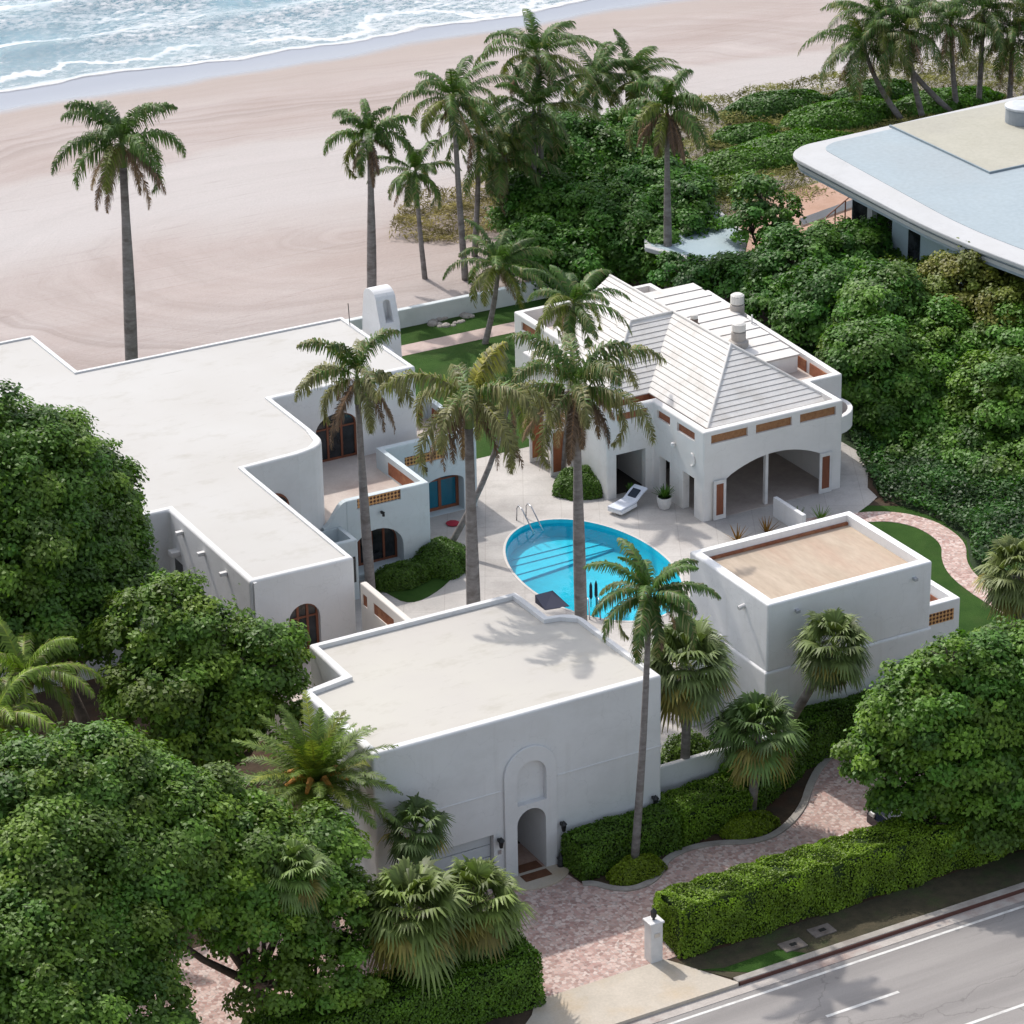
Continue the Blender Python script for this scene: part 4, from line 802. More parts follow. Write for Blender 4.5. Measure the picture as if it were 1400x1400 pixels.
# ------------------------------------------------------------------ foliage generators
def leaves(P_, Nn, L_, Wd, tint):
    """one quad leaf per point: P_ centre, Nn normal, tint (n,3)"""
    n = len(P_); Nn = Nn/np.linalg.norm(Nn, axis=1, keepdims=True)
    r = rng.normal(size=(n, 3)); u = np.cross(Nn, r); u /= np.linalg.norm(u, axis=1, keepdims=True); v = np.cross(Nn, u)
    L_ = (L_*rng.uniform(.7, 1.25, n))[:, None]; Wd = (Wd*rng.uniform(.7, 1.25, n))[:, None]
    V = np.stack([P_-u*L_/2, P_-v*Wd/2 + Nn*Wd*.12, P_+u*L_/2, P_+v*Wd/2 + Nn*Wd*.12], 1).reshape(-1, 3)
    F = np.arange(4*n).reshape(n, 4); return V, F, tint
def crown_arrays(blobs, leaf=.2, dens=1.0, tintvar=.25, base=(1, 1, 1), seed=0, droop=0):
    rg = np.random.default_rng(seed); Ps, Ns, Ts = [], [], []
    for c, r in blobs:
        c = np.array(c, float); R3 = np.array([r[0], r[1], r[2]]) if hasattr(r, '__len__') else np.array([r, r, r*.85])
        area = 4*math.pi*(R3.mean()**2)*.75; nc = max(6, int(area/.46*dens)); 
        d = rg.normal(size=(nc*2, 3)); d /= np.linalg.norm(d, axis=1, keepdims=True); d = d[d[:, 2] > -.55][:nc]; nc = len(d)
        u = np.where(rg.random(nc) < .25, rg.uniform(.45, .8, nc), rg.uniform(.82, 1.05, nc)); u *= 1+.10*np.sin(d[:, 0]*7+seed)*np.cos(d[:, 1]*6+c[0])
        cc = c + d*u[:, None]*R3; rc = rg.choice([.24, .36, .5, .68], nc, p=[.28, .32, .25, .15])*rg.uniform(.85, 1.15, nc)*min(1.3, R3.mean()/2.2+.35)
        nl = np.maximum(10, (rc**2*4*math.pi*.62*1.5/(leaf*leaf*.46))).astype(int)
        idx = np.repeat(np.arange(nc), nl); n = len(idx)
        e = rg.normal(size=(n, 3)); e /= np.linalg.norm(e, axis=1, keepdims=True)
        e[:, 2] = np.where(e[:, 2] < -.3, -e[:, 2], e[:, 2])
        rr = rc[idx]*rg.uniform(.55, 1.05, n); P_ = cc[idx] + e*rr[:, None]*np.array([1, 1, .75])
        Nn = e*.6 + d[idx]*.5 + np.array([0, 0, .55]) + rg.normal(size=(n, 3))*.38
        ct = rg.uniform(1-tintvar, 1+tintvar, nc); yl = rg.uniform(-.12, .22, nc)
        T = np.array(base)[None, :]*ct[idx][:, None]*rg.uniform(.75, 1.3, n)[:, None]; T = T*np.stack([1+yl[idx]*1.5, 1+yl[idx]*.4, 1-yl[idx]*.3], 1)
        Ps.append(P_); Ns.append(Nn); Ts.append(T)
        ns = int(len(P_)*.10); d2 = rg.normal(size=(ns, 3)); d2 /= np.linalg.norm(d2, axis=1, keepdims=True); d2[:, 2] = np.where(d2[:, 2] < -.4, -d2[:, 2], d2[:, 2])
        uu = (1.0+.13*np.sin(d2[:, 0]*9+c[1])*np.sin(d2[:, 1]*8+c[0])+rg.normal(size=ns)*.10-.04)[:, None]
        Ps.append(c+d2*uu*R3); Ns.append(d2*.6+np.array([0, 0, .5])+rg.normal(size=(ns, 3))*.5); Ts.append(np.array(base)[None, :]*rg.uniform(.55, 1.25, ns)[:, None])
    P_ = np.concatenate(Ps); P_ = P_+rg.normal(size=P_.shape)*.035; return leaves(P_, np.concatenate(Ns), leaf, leaf*.62, np.concatenate(Ts))
TREE_STAT = [0]
def tree(label, blobs, base_xy, gz0=0.0, name='broadleaf_tree', leaf=.2, dens=1.0, base=(1, 1, 1), group=None, seed=None, cat='tree', tintvar=.38):
    """blobs: (px, py, y, r) in photo pixels at world depth y"""
    seed = seed if seed is not None else int(abs(hash(label)) % 9999) if False else sum(ord(c) for c in label)
    bl = [(atY(b[0], b[1], b[2]), b[3]) for b in blobs]
    t = thing(name, label, cat, group)
    V, F, T = crown_arrays(bl, leaf, dens, tintvar, base, seed); TREE_STAT[0] += len(F)
    npmesh('crown', V, F, LEAF, t, T)
    rg = random.Random(seed); m_ = MB(); b0 = Vector((*base_xy, gz0-.1)); cen = sum((Vector(c) for c, r in bl), Vector())/len(bl); fork = b0.lerp(Vector((cen.x, cen.y, max(cen.z*.45, 1.2))), .8)
    m_.tube([b0, b0.lerp(fork, .5)+Vector((rg.uniform(-.1, .1), rg.uniform(-.1, .1), 0)), fork], [.3, .24, .2], 9)
    for c, r in bl:
        c = Vector(c); rr = r if not hasattr(r, '__len__') else max(r)
        mid = fork.lerp(c, .5)+Vector((rg.uniform(-.3, .3), rg.uniform(-.3, .3), -.2)); m_.tube([fork, mid, c], [.16, .11, .05], 6)
        for k in range(5):
            d = Vector((rg.uniform(-1, 1), rg.uniform(-1, 1), rg.uniform(-.1, 1))).normalized()*rr*.85; m_.tube([c.lerp(mid, .3), c+d*.55, c+d], [.06, .04, .015], 5)
    m_.build('trunk', TBARK, t, fix=False, smooth=True); return t

def frond_geo(base, az, el, L_, bend, nl=34, lw=.055, ll=.55, plum=.5, twist=0, hang=.5, rg=None, tint=(1, 1, 1), wind=(0, 0), pb=0.0):
    """pinnate frond; returns V, F(quads), T"""
    n = 12; p = np.array(base, float); e = el; pts = [p.copy()]; dirs = []; a = az
    for k in range(n):
        d = np.array([math.cos(a)*math.cos(e), math.sin(a)*math.cos(e), math.sin(e)]); d[:2] += np.array(wind)*k/n; d /= np.linalg.norm(d)
        dirs.append(d); p = p + d*L_/n; pts.append(p.copy()); e -= bend/n*(.5+1.1*k/n); 
    dirs.append(dirs[-1]); pts = np.array(pts); dirs = np.array(dirs)
    V, F, T = [], [], []
    side = np.cross(dirs, [0, 0, 1.]); side /= np.maximum(1e-6, np.linalg.norm(side, axis=1, keepdims=True)); up = np.cross(side, dirs)
    for k in range(n):     # rachis
        w0, w1 = .035*(1-k/n)+.008, .035*(1-(k+1)/n)+.008; m = len(V)
        V += [pts[k]-side[k]*w0, pts[k]+side[k]*w0, pts[k+1]+side[k+1]*w1, pts[k+1]-side[k+1]*w1]; F.append((m, m+1, m+2, m+3)); T.append(np.array([1.5, 1.25, .9])*np.array(tint))
    for i in range(nl):
        t = .12+.88*(i+rg.random()*.6)/nl; q = t*n; k = min(n-1, int(q)); fr = q-k; P0 = pts[k]*(1-fr)+pts[k+1]*fr; d = dirs[k]; s = side[k]; u = up[k]
        env = math.sin(math.pi*min(1, .14+t*.86))**.5; l = ll*env*rg.uniform(.8, 1.15)
        for sg in (-1, 1):
            lift = rg.uniform(-plum, plum)
            dr = s*sg*1.0 + d*(.45+.5*t) + u*lift; dr /= np.linalg.norm(dr)
            m1 = P0+dr*l*.5 + np.array([0, 0, -.10*l*hang]); m2 = P0+dr*l*.95*(1-.25*hang) + np.array([0, 0, -.75*l*hang]) + np.array([wind[0], wind[1], 0])*l*.5
            wv = d*lw*.5; m = len(V)
            V += [P0-wv, P0+wv, m1+wv, m1-wv, m2+wv*.25, m2-wv*.25]; F += [(m, m+1, m+2, m+3), (m+3, m+2, m+4, m+5)]
            tt = np.array(tint)*rg.uniform(.65, 1.35)
            if rg.random() < pb*(.4+1.6*t): tt = np.array([3.0, 1.5, 3.2])*rg.uniform(.45, 1.1)
            T += [tt, tt*1.08]
    return V, F, T
def merge(parts):
    Vs, Fs, Ts, n = [], [], [], 0
    for V, F, T in parts: Vs += list(V); Fs += [tuple(i+n for i in f) for f in F]; Ts += list(T); n += len(V)
    return np.array(Vs), np.array(Fs), np.array(Ts)
PALMS = []
def palm(label, hub, gz0, kind='royal', size=2.6, nf=15, dead=5, lean=(0, 0), seed=1, golden=0, wind=(0, 0), trunk_r=.17, detail=1.0, name=None, group=None, bulge=True, base=None, yel=0, pb=.12):
    rg = np.random.default_rng(seed); t = thing(name or ('royal_palm' if kind == 'royal' else 'coconut_palm'), label, 'palm tree', group)
    hub = Vector(hub); b0 = Vector(base) if base is not None else Vector((hub.x+lean[0], hub.y+lean[1], gz0-.1)); h = hub.z-gz0
    pts, rad = [], []; n = 9; shaft = .0 if kind != 'royal' else min(1.1, h*.13)
    for k in range(n+1):
        f = k/n; q = b0.lerp(hub-Vector((0, 0, shaft)), f); sag = math.sin(f*math.pi)*.06*((Vector((b0.x, b0.y, 0))-Vector((hub.x, hub.y, 0))).length)
        q = q+Vector(((b0.x-hub.x)*-.12, (b0.y-hub.y)*-.12, 0))*math.sin(f*math.pi); pts.append(q)
        r = trunk_r*(1.25-.55*f) if kind != 'royal' else trunk_r*(1.15-.45*f+(.22*math.sin(math.pi*min(1, f*1.3)) if bulge else 0)); rad.append(r)
    MB().tube(pts, rad, 12).build('trunk', BARK, t, smooth=True, fix=False)
    if kind == 'royal':
        MB().tube([hub-Vector((0, 0, shaft)), hub-Vector((0, 0, shaft*.5)), hub], [rad[-1]*1.25, rad[-1]*1.15, rad[-1]*.7], 10).build('crownshaft', SHAFT, t, smooth=True, fix=False)
    gr, dd = [], []; roy = kind == 'royal'; nl = int((104 if roy else 56)*detail); nf = int(nf*(1.0 if roy else 1.25))
    for k in range(nf):
        f = k/nf; az = k*2.399+seed+rg.uniform(-.3, .3)
        el = (1.42-1.75*f if roy else 1.30-1.85*f)+rg.uniform(-.15, .15)
        L_ = size*rg.uniform(.85, 1.12)*(1.15 if roy else 1.32)*(.82+.22*math.sin(math.pi*f)); bend = (1.75+.75*f if roy else 1.35+.9*f)+rg.uniform(-.25, .35)
        tint = np.array([1, 1, 1])*rg.uniform(.7, 1.2)*(.95 if roy else .85); q = pb*(.4+2.2*f)
        if yel: tint = np.array([1.7, 1.35, .8])*rg.uniform(.8, 1.2)
        if rg.random() < .25*f: tint = np.array([1.8, 1.15, .9])*rg.uniform(.7, 1.1)
        if k < golden: tint = np.array([3.6, 1.75, 1.1]); el = 1.1-.42*k; az = .35+.25*k; bend = 1.3+.5*k; q = .25
        gr.append(frond_geo(hub, az, el, L_, bend, nl, 0.055 if roy else .06, size*(.185 if roy else .23), 1.0 if roy else .25, 0, .85 if roy else .75, rg, tint, wind, q))
    for k in range(dead):
        az = k*2.2+seed*1.7+rg.uniform(-.4, .4); dd.append(frond_geo(hub-Vector((0, 0, .1)), az, -.55+rg.uniform(-.35, .3), size*rg.uniform(.7, 1.1), 1.0, int(nl*.75), .045, size*.13, .6, 0, .95, rg, np.array([1, 1, 1])*rg.uniform(.6, 1.2), wind))
    if kind == 'royal' and detail > .9:      # spear leaf
        MB().tube([hub, hub+Vector((.02, 0, size*.42))], [.03, .006], 5).build('spear_leaf', SHAFT, t, fix=False)
    V, F, T = merge(gr); npmesh('crown', V, F, FROND, t, T)
    if dd: V, F, T = merge(dd); npmesh('dead_fronds', V, F, DEAD, t, T)
    if kind == 'coconut' and detail > .9:
        m_ = MB()
        for k in range(6):
            a = k*1.05; c = hub+Vector((math.cos(a)*.26, math.sin(a)*.26, -.28)); m_.lathe(c.x, c.y, [(.02, c.z-.15), (.11, c.z-.08), (.13, c.z), (.09, c.z+.1), (.01, c.z+.14)], 8)
        m_.build('coconuts', speck('coconut_husk', (.12, .13, .03), (.2, .16, .05), 4), t, fix=False)
    return t
def fan_geo(hub, az, el, pet, R_, rg, tint, nb=22):
    d = np.array([math.cos(az)*math.cos(el), math.sin(az)*math.cos(el), math.sin(el)]); c = np.array(hub)+d*pet
    s = np.cross(d, [0, 0, 1.]); s /= np.linalg.norm(s)+1e-9; u = np.cross(s, d); V, F, T = [], [], []
    w = .02; V += [np.array(hub)-s*w, np.array(hub)+s*w, c+s*w, c-s*w]; F.append((0, 1, 2, 3)); T.append(np.array(tint)*1.2)
    tw = rg.uniform(-.4, .4)
    for i in range(nb):
        a = (-1+2*(i+.5)/nb)*2.0; r = R_*(1-.22*abs(a)/2)*rg.uniform(.85, 1.1); dr = d*math.cos(a)+s*math.sin(a)*(1)+u*(tw*math.sin(a)-.12); dr /= np.linalg.norm(dr)
        pr = np.cross(dr, u); pr /= np.linalg.norm(pr)+1e-9; hw = R_*.055
        m1 = c+dr*r*.55; m2 = c+dr*r*.92+np.array([0, 0, -r*rg.uniform(.22, .5)]); m = len(V)
        V += [c-pr*.008, c+pr*.008, m1+pr*hw, m1-pr*hw, m2+pr*.008, m2-pr*.008]; F += [(m, m+1, m+2, m+3), (m+3, m+2, m+4, m+5)]; tt = np.array(tint)*rg.uniform(.7, 1.3); T += [tt, tt*1.1]
    return V, F, T
def sabal(label, hub, gz0, size=1.5, nf=40, base=None, seed=1, name='cabbage_palm', tint=(1, 1, 1), skirt=.25, trunk_r=.16):
    rg = np.random.default_rng(seed); t = thing(name, label, 'palm tree', None); hub = Vector(hub); b0 = Vector(base) if base is not None else Vector((hub.x, hub.y, gz0-.1))
    MB().tube([b0, b0.lerp(hub, .5)+Vector((.05, 0, 0)), hub], [trunk_r*1.1, trunk_r, trunk_r*1.1], 10).build('trunk', BARK, t, smooth=True, fix=False)
    parts, old = [], []
    for k in range(nf):
        f = k/nf; az = k*2.399+seed; el = 1.4-2.35*f+rg.uniform(-.15, .15); tt = np.array(tint)*rg.uniform(.6, 1.35)
        if f > .6 and rg.random() < .35: tt = np.array([1.9, 1.22, .95])*rg.uniform(.6, 1.1)
        parts.append(fan_geo(hub, az, el, size*rg.uniform(.42, .62), size*rg.uniform(.48, .62), rg, tt))
    for k in range(int(nf*skirt)):
        old.append(fan_geo(hub, rg.uniform(0, 6.28), rg.uniform(-1.4, -1.0), size*.45, size*.5, rg, np.array([1, 1, 1])*rg.uniform(.5, 1.2), 14))
    V, F, T = merge(parts); npmesh('crown', V, F, FAN, t, T)
    if old: V, F, T = merge(old); npmesh('dead_fronds', V, F, DEAD, t, T)
    return t
def hedge_mesh(name, path, w, z0, z1, label, mat=HEDGE, leaf=.09, dens=1.0, base=(1, 1, 1), wob=.12, seed=3, cat='hedge', rnd=.25):
    """clipped hedge along a polyline path"""
    rg = np.random.default_rng(seed); t = thing(name, label, cat)
    path = [np.array(p, float) for p in path]; seg = [np.linalg.norm(b-a) for a, b in zip(path, path[1:])]; Ltot = sum(seg)
    def at(s):
        for a, b, l in zip(path, path[1:], seg):
            if s <= l+1e-9: d = (b-a)/l; return a+d*s, np.array([-d[1], d[0]])
            s -= l
        d = (b-a)/l; return b, np.array([-d[1], d[0]])
    Hh = z1-z0; per = w+2*Hh; N_ = int((Ltot+w)*per*3.4*dens/(leaf*leaf*.62))
    P_, Nn = np.zeros((N_, 3)), np.zeros((N_, 3))
    ss = rg.uniform(-.0, Ltot, N_); q = rg.uniform(0, per, N_); endq = rg.random(N_) < (w*1.0/(Ltot+w))
    for i in range(N_):
        if endq[i]:
            e = 0 if rg.random() < .5 else Ltot; c, n = at(e); d = np.array([n[1], -n[0]])*(1 if e else -1); a = rg.uniform(-w/2, w/2); z = rg.uniform(z0, z1)
            p = np.array([*(c+n*a), z]); nn = np.array([d[0], d[1], .2])
        else:
            c, n = at(ss[i])
            if q[i] < Hh: p = np.array([*(c-n*w/2), z0+q[i]]); nn = np.array([-n[0], -n[1], .25])
            elif q[i] < Hh+w: p = np.array([*(c+n*(q[i]-Hh-w/2)), z1]); nn = np.array([0, 0, 1.])
            else: p = np.array([*(c+n*w/2), z0+q[i]-Hh-w]); nn = np.array([n[0], n[1], .25])
        if p[2] > z1-rnd:       # soften the shoulder
            k = (p[2]-(z1-rnd))/rnd; off = (p[:2]-c)@n; lim = w/2-rnd*(1-math.sqrt(max(0, 1-k*k)))
            if abs(off) > lim: p[:2] = c+n*math.copysign(lim, off)
        P_[i] = p; Nn[i] = nn
    wv = np.sin(P_[:, 0]*2.1+seed)*np.cos(P_[:, 1]*2.6+P_[:, 2]*2.2)*wob*.5 + np.sin(P_[:, 0]*5.3+P_[:, 1]*4.1)*wob*.25 + rg.uniform(-.08, .05, N_)
    nu = Nn/np.linalg.norm(Nn, axis=1, keepdims=True); P_ = P_+nu*wv[:, None]; P_[:, 2] = np.maximum(P_[:, 2], z0)
    cl = .85+.3*(np.sin(P_[:, 0]*3.1)*np.sin(P_[:, 1]*3.7+1)*np.cos(P_[:, 2]*4)); T = np.array(base)[None, :]*(cl*rg.uniform(.65, 1.35, N_))[:, None]
    V, F, T = leaves(P_, nu+rg.normal(size=(N_, 3))*.5, leaf, leaf*.7, T); npmesh('foliage', V, F, mat, t, T); TREE_STAT[0] += len(F)
    # twiggy core
    m_ = MB(); s_ = np.linspace(.12, Ltot-.12, max(3, int(Ltot/.5))); Lf = [at(s)[0]+at(s)[1]*(w/2-.14) for s in s_]; Rt = [at(s)[0]-at(s)[1]*(w/2-.14) for s in s_]
    m_.prism([tuple(p) for p in Rt]+[tuple(p) for p in Lf[::-1]], z0, z1-.14); m_.build('branches', CORE, t)
    return t
CORE = speck('hedge_core', (.018, .035, .008), (.03, .055, .012), 6, .95, None, 25, .9, .05)
def bush(label, x, y, z0, r, base=(1, 1, 1), leaf=.09, seed=5, name='shrub', mat=HEDGE, tall=1.0):
    t = thing(name, label, 'shrub'); rg = np.random.default_rng(seed); rx, ry, rz = (r if hasattr(r, '__len__') else (r, r, r*.8)); n = int(2*math.pi*((rx+ry)/2)**2*5.5/(leaf*leaf*.7)*1.1)
    d = rg.normal(size=(n, 3)); d /= np.linalg.norm(d, axis=1, keepdims=True); d[:, 2] = np.abs(d[:, 2])
    k = (1+.08*np.sin(d[:, 0]*6+seed)*np.cos(d[:, 1]*7)+rg.uniform(-.1, .06, n))[:, None]; P_ = np.array([x, y, z0])+d*k*np.array([rx, ry, rz])
    T = np.array(base)[None, :]*rg.uniform(.6, 1.4, n)[:, None]; V, F, T = leaves(P_, d+rg.normal(size=(n, 3))*.5+np.array([0, 0, .3]), leaf, leaf*.7, T); npmesh('foliage', V, F, mat, t, T)
    MB().lathe(x, y, [(min(rx, ry)*.8, z0), (min(rx, ry)*.78, z0+rz*.5), (min(rx, ry)*.4, z0+rz*.82)], 14).build('branches', CORE, t); TREE_STAT[0] += len(F); return t

# ------------------------------------------------------------------ hedges and shrubs
hedge_mesh('clipped_hedge', [(1.55, -6.35), (5, -6.35), (9, -6.4), (14, -6.4), (22, -6.4)], 1.75, 0, 1.7, 'long clipped bright green hedge between the driveway and the road', leaf=.085, base=(1.45, 1.25, .9), seed=11, wob=.26)
hedge_mesh('clipped_hedge', [(1.15, -.85), (3.0, -.75), (5.1, -.7)], 1.35, 0, 1.35, 'dark clipped hedge against the entry block wall right of the arched door', leaf=.09, base=(.8, .85, .8), seed=12)
hedge_mesh('clipped_hedge', [(5.2, -.35), (6.6, -.15), (8.2, -.1)], 1.9, 0, 1.2, 'clipped hedge in front of the low white garden wall', leaf=.09, base=(1.25, 1.2, .9), seed=13)
hedge_mesh('clipped_hedge', [(8.3, .05), (10.2, .9), (11.6, 1.75), (13.2, 2.2)], 1.5, 0, 1.6, 'tall clipped hedge curving along the driveway kerb below the box building corner', leaf=.10, base=(.9, .95, .85), seed=14)
hedge_mesh('clipped_hedge', [(11.4, 2.1), (15, 2.1), (18.6, 2.15)], .85, 0, 1.75, 'straight clipped hedge against the front wall of the box building', leaf=.10, base=(.7, .8, .7), seed=15)
hedge_mesh('clipped_hedge', [(-3.6, -6.3), (-8, -6.3), (-13, -6.3)], 1.9, 0, 1.8, 'clipped green hedge left of the driveway entrance under the fan palms', leaf=.10, base=(.95, 1, .85), seed=16)
bush('yellow-green clipped shrub at the foot of the slender coconut palm', 3.0, -1.95, .02, (1.05, .6, .62), (1.25, .95, .5), .08, 5)
bush('yellow-green clipped shrub at the foot of the middle fan palm by the kerb bend', 7.9, -1.35, .02, (1.1, .6, .55), (1.3, 1.0, .5), .08, 6)
bush('dark round shrub against the pale pavilion wall behind the pool', 17.0, 25.9, D, (1.25, 1.1, 1.0), (.55, .62, .6), .09, 7)
bush('dark green shrub along the arched terrace window, left half', 6.2, 21.7, D, (1.3, .75, .85), (.5, .55, .5), .09, 8)
bush('dark green shrub at the terrace block corner, right half', 8.3, 22.3, D, (1.2, 1.35, 1.0), (.5, .58, .5), .09, 9)
bush('dark shrub below the balcony arch of the box building', 19.0, 5.4, .1, (.9, 1.2, 1.4), (.8, .9, .8), .1, 10)
bush('dark green shrub behind the low garden wall, nearest the entry block', 6.0, 2.6, .1, (1.0, .9, 1.5), (.7, .75, .7), .12, 31, mat=LEAF)
bush('olive shrub behind the low garden wall, middle of three', 7.9, 2.7, .1, (1.2, .9, 1.7), (1.3, 1.0, .8), .12, 32, mat=LEAF)
bush('dark green shrub behind the low garden wall, nearest the box building', 9.9, 2.8, .1, (1.1, .9, 1.6), (.7, .8, .7), .12, 33, mat=LEAF)
# dark ground cover under the big trees
def cover(name, label, poly_pts, n, leaf, zf, base, mat=LEAF, kind='stuff', lift=(0, .3), wd=.6):
    P_ = []; xs = [p[0] for p in poly_pts]; ys = [p[1] for p in poly_pts]
    def inside(x, y):
        c = False; j = len(poly_pts)-1
        for i in range(len(poly_pts)):
            a, b = poly_pts[i], poly_pts[j]
            if (a[1] > y) != (b[1] > y) and x < (b[0]-a[0])*(y-a[1])/(b[1]-a[1])+a[0]: c = not c
            j = i
        return c
    while len(P_) < n:
        x, y = random.uniform(min(xs), max(xs)), random.uniform(min(ys), max(ys))
        if inside(x, y): P_.append((x, y, zf(x, y)+random.uniform(*lift)))
    P_ = np.array(P_); N_ = rng.normal(size=(n, 3))*.5+np.array([0, 0, 1.]); pt = .8+.4*np.sin(P_[:, 0]*1.3)*np.cos(P_[:, 1]*1.7)
    V, F, T = leaves(P_, N_, leaf, leaf*wd, np.array(base)[None, :]*(pt*rng.uniform(.6, 1.4, n))[:, None]); o = npmesh(name, V, F, mat, None, T); o['kind'] = kind; o['label'] = label; TREE_STAT[0] += n; return o
cover('ground_cover', 'dark leafy ground cover beside the curving brick path', [(28.0, 20), (27.3, 18.3), (28.1, 16.4), (28.2, 13.4), (26.9, 11.4), (26.4, 8), (46, 8), (46, 26), (30, 25)], 62000, .2, lambda x, y: D+.25*math.sin(x*.9)*math.sin(y*1.1)+.2, (.55, .7, .8))

# ------------------------------------------------------------------ broadleaf trees
tree('large round dark tree overhanging the left end of the main roof', [(30, 670, 16, 2.9), (90, 675, 17, 2.3), (50, 750, 15, 2.9), (125, 755, 15.5, 2.0), (0, 750, 14, 2.8), (95, 830, 13.5, 2.5), (30, 840, 13, 2.8), (165, 800, 14, 1.4), (-40, 660, 16, 3.2), (60, 620, 17.5, 1.6), (110, 690, 17, 1.9)], (-10, 14), D, leaf=.2, base=(1.1, 1.0, .8), dens=1.15)
tree('mid-green lumpy tree beside the left wall of the entry block', [(205, 860, 9, 1.6), (285, 885, 8.5, 1.8), (345, 915, 7.6, 1.7), (225, 950, 7.5, 1.9), (300, 985, 7, 1.8), (370, 975, 6.5, 1.3), (235, 825, 9.5, 1.1), (385, 895, 8, .9), (255, 1030, 6, 1.3)], (-9.5, 7.5), D, leaf=.2, base=(1.35, 1.1, .8), dens=1.1)
tree('dense dark green tree filling the lower left corner', [(40, 1110, -2, 2.4), (130, 1080, -1.5, 2.0), (60, 1210, -4, 2.6), (160, 1180, -3, 2.3), (30, 1320, -6, 2.6), (130, 1300, -5.5, 2.2), (60, 1400, -7.5, 2.4), (170, 1390, -7, 1.8), (190, 1070, -1, 1.3)], (-15, -4), 0, leaf=.18, base=(1.2, 1.05, .85), dens=1.1)
tree('dense green tree between the corner tree and the date palm', [(230, 1140, -2.5, 2.0), (300, 1120, -2, 1.6), (250, 1220, -4, 1.9), (340, 1190, -3.5, 2.0), (420, 1170, -3, 1.6), (360, 1270, -5, 1.5), (440, 1240, -4.5, 1.6), (450, 1330, -6, 1.4), (220, 1270, -5, 1.4), (370, 1350, -6.3, 1.0)], (-11.5, -4), 0, leaf=.18, base=(1.3, 1.1, .8), dens=1.1)
tree('large bushy tree hanging over the drive and the long roadside hedge', [(1255, 975, -5.0, 1.8), (1330, 950, -5, 2.0), (1400, 935, -5, 2.1), (1215, 1030, -5, 1.5), (1290, 1045, -5.5, 1.9), (1370, 1025, -6, 2.1), (1245, 1090, -5.5, 1.2), (1320, 1110, -6.3, 1.6), (1400, 1100, -6.5, 1.8), (1440, 1000, -6, 2.4), (1270, 1125, -6.2, .9), (1182, 1040, -4.6, .8), (1300, 905, -5, 1.0), (1375, 880, -4.5, 1.0), (1425, 1160, -6.5, 1.2), (1470, 940, -6.5, 2.2)], (13.5, -4.5), 0, leaf=.2, base=(1.2, 1.12, .85), dens=1.1)
# right hand wood
tree('broad green tree hanging over the dark bed east of the pavilion', [(1190, 500, 26, 2.2), (1240, 560, 24.5, 2.4), (1290, 620, 22, 2.1), (1210, 430, 29, 2.3), (1350, 640, 20, 2.3), (1280, 530, 25, 2.4), (1255, 630, 22, 1.7), (1300, 675, 20, 1.9), (1225, 590, 24, 1.6), (1345, 700, 18, 1.9), (1200, 545, 25, 1.5)], (34, 24), D, leaf=.22, base=(1.0, 1.05, .85), seed=31)
tree('tall green tree at the right edge above the dark bed', [(1380, 560, 21, 2.6), (1400, 660, 18, 2.4), (1340, 560, 23, 2.3), (1430, 600, 20, 2.5), (1400, 480, 24, 2.3), (1400, 710, 16.5, 2.1), (1290, 480, 26, 2.0), (1350, 490, 25, 2.0)], (36, 20), D, leaf=.22, base=(1.15, 1.1, .8), seed=32)
tree('dark green tree below the rounded corner of the modern roof', [(1090, 370, 37, 2.1), (1150, 352, 37, 1.9), (1130, 420, 33, 2.3), (1060, 420, 36, 1.7), (1185, 345, 37, 1.4), (1170, 400, 34, 1.9), (1200, 310, 38.2, .7), (1080, 470, 33, 1.3)], (36, 35), D, leaf=.23, base=(.75, .9, .8), seed=33)
tree('yellow-green tree in front of the modern house wall', [(1215, 398, 34, 1.8), (1262, 400, 32, 1.7), (1190, 440, 31, 1.8), (1240, 450, 30, 1.8), (1180, 480, 29, 1.7), (1230, 500, 27.5, 1.7)], (39, 33), D, leaf=.21, base=(1.6, 1.2, .7), seed=34)
tree('olive brown sparse tree under the front edge of the modern roof', [(1330, 400, 28, 2.3), (1380, 440, 26, 2.2), (1310, 460, 27, 2.0), (1360, 500, 25, 1.8), (1400, 400, 28, 2.0)], (42, 26), D, leaf=.2, base=(2.1, 1.1, 1.2), dens=.8, seed=35)
tree('small dark tree with loose crown beside the pale blue canopy', [(1040, 270, 44, 1.35), (1065, 300, 43, 1.3), (1025, 310, 43, 1.2), (1070, 345, 41, 1.2)], (39, 42), D, leaf=.22, base=(.8, .95, .8), dens=.8, seed=36)
tree('big dark tree behind the pavilion and beside the leaning palms', [(770, 230, 57, 3.2), (830, 250, 55, 3.2), (790, 310, 52, 3.1), (860, 330, 49, 3.0), (740, 290, 54, 2.4), (900, 270, 51, 2.4), (730, 350, 49, 1.9), (770, 360, 48, 1.9)], (28, 51), D, leaf=.24, base=(.8, .95, .75), seed=37, dens=1.05)
tree('dark green tree right of the tall palm behind the pavilion', [(930, 290, 47.5, 1.8), (900, 350, 46.5, 2.2), (950, 320, 46, 1.4), (870, 200, 56, 2.2)], (32, 46.5), D, leaf=.24, base=(.85, 1.0, .8), seed=38)
tree('low dark tree right behind the far parapet of the pavilion', [(960, 385, 41, 1.3), (1010, 385, 40, 1.5), (1040, 400, 39, 1.5), (930, 375, 42, 1.1)], (35, 40), D, leaf=.22, base=(.6, .8, .7), seed=39)

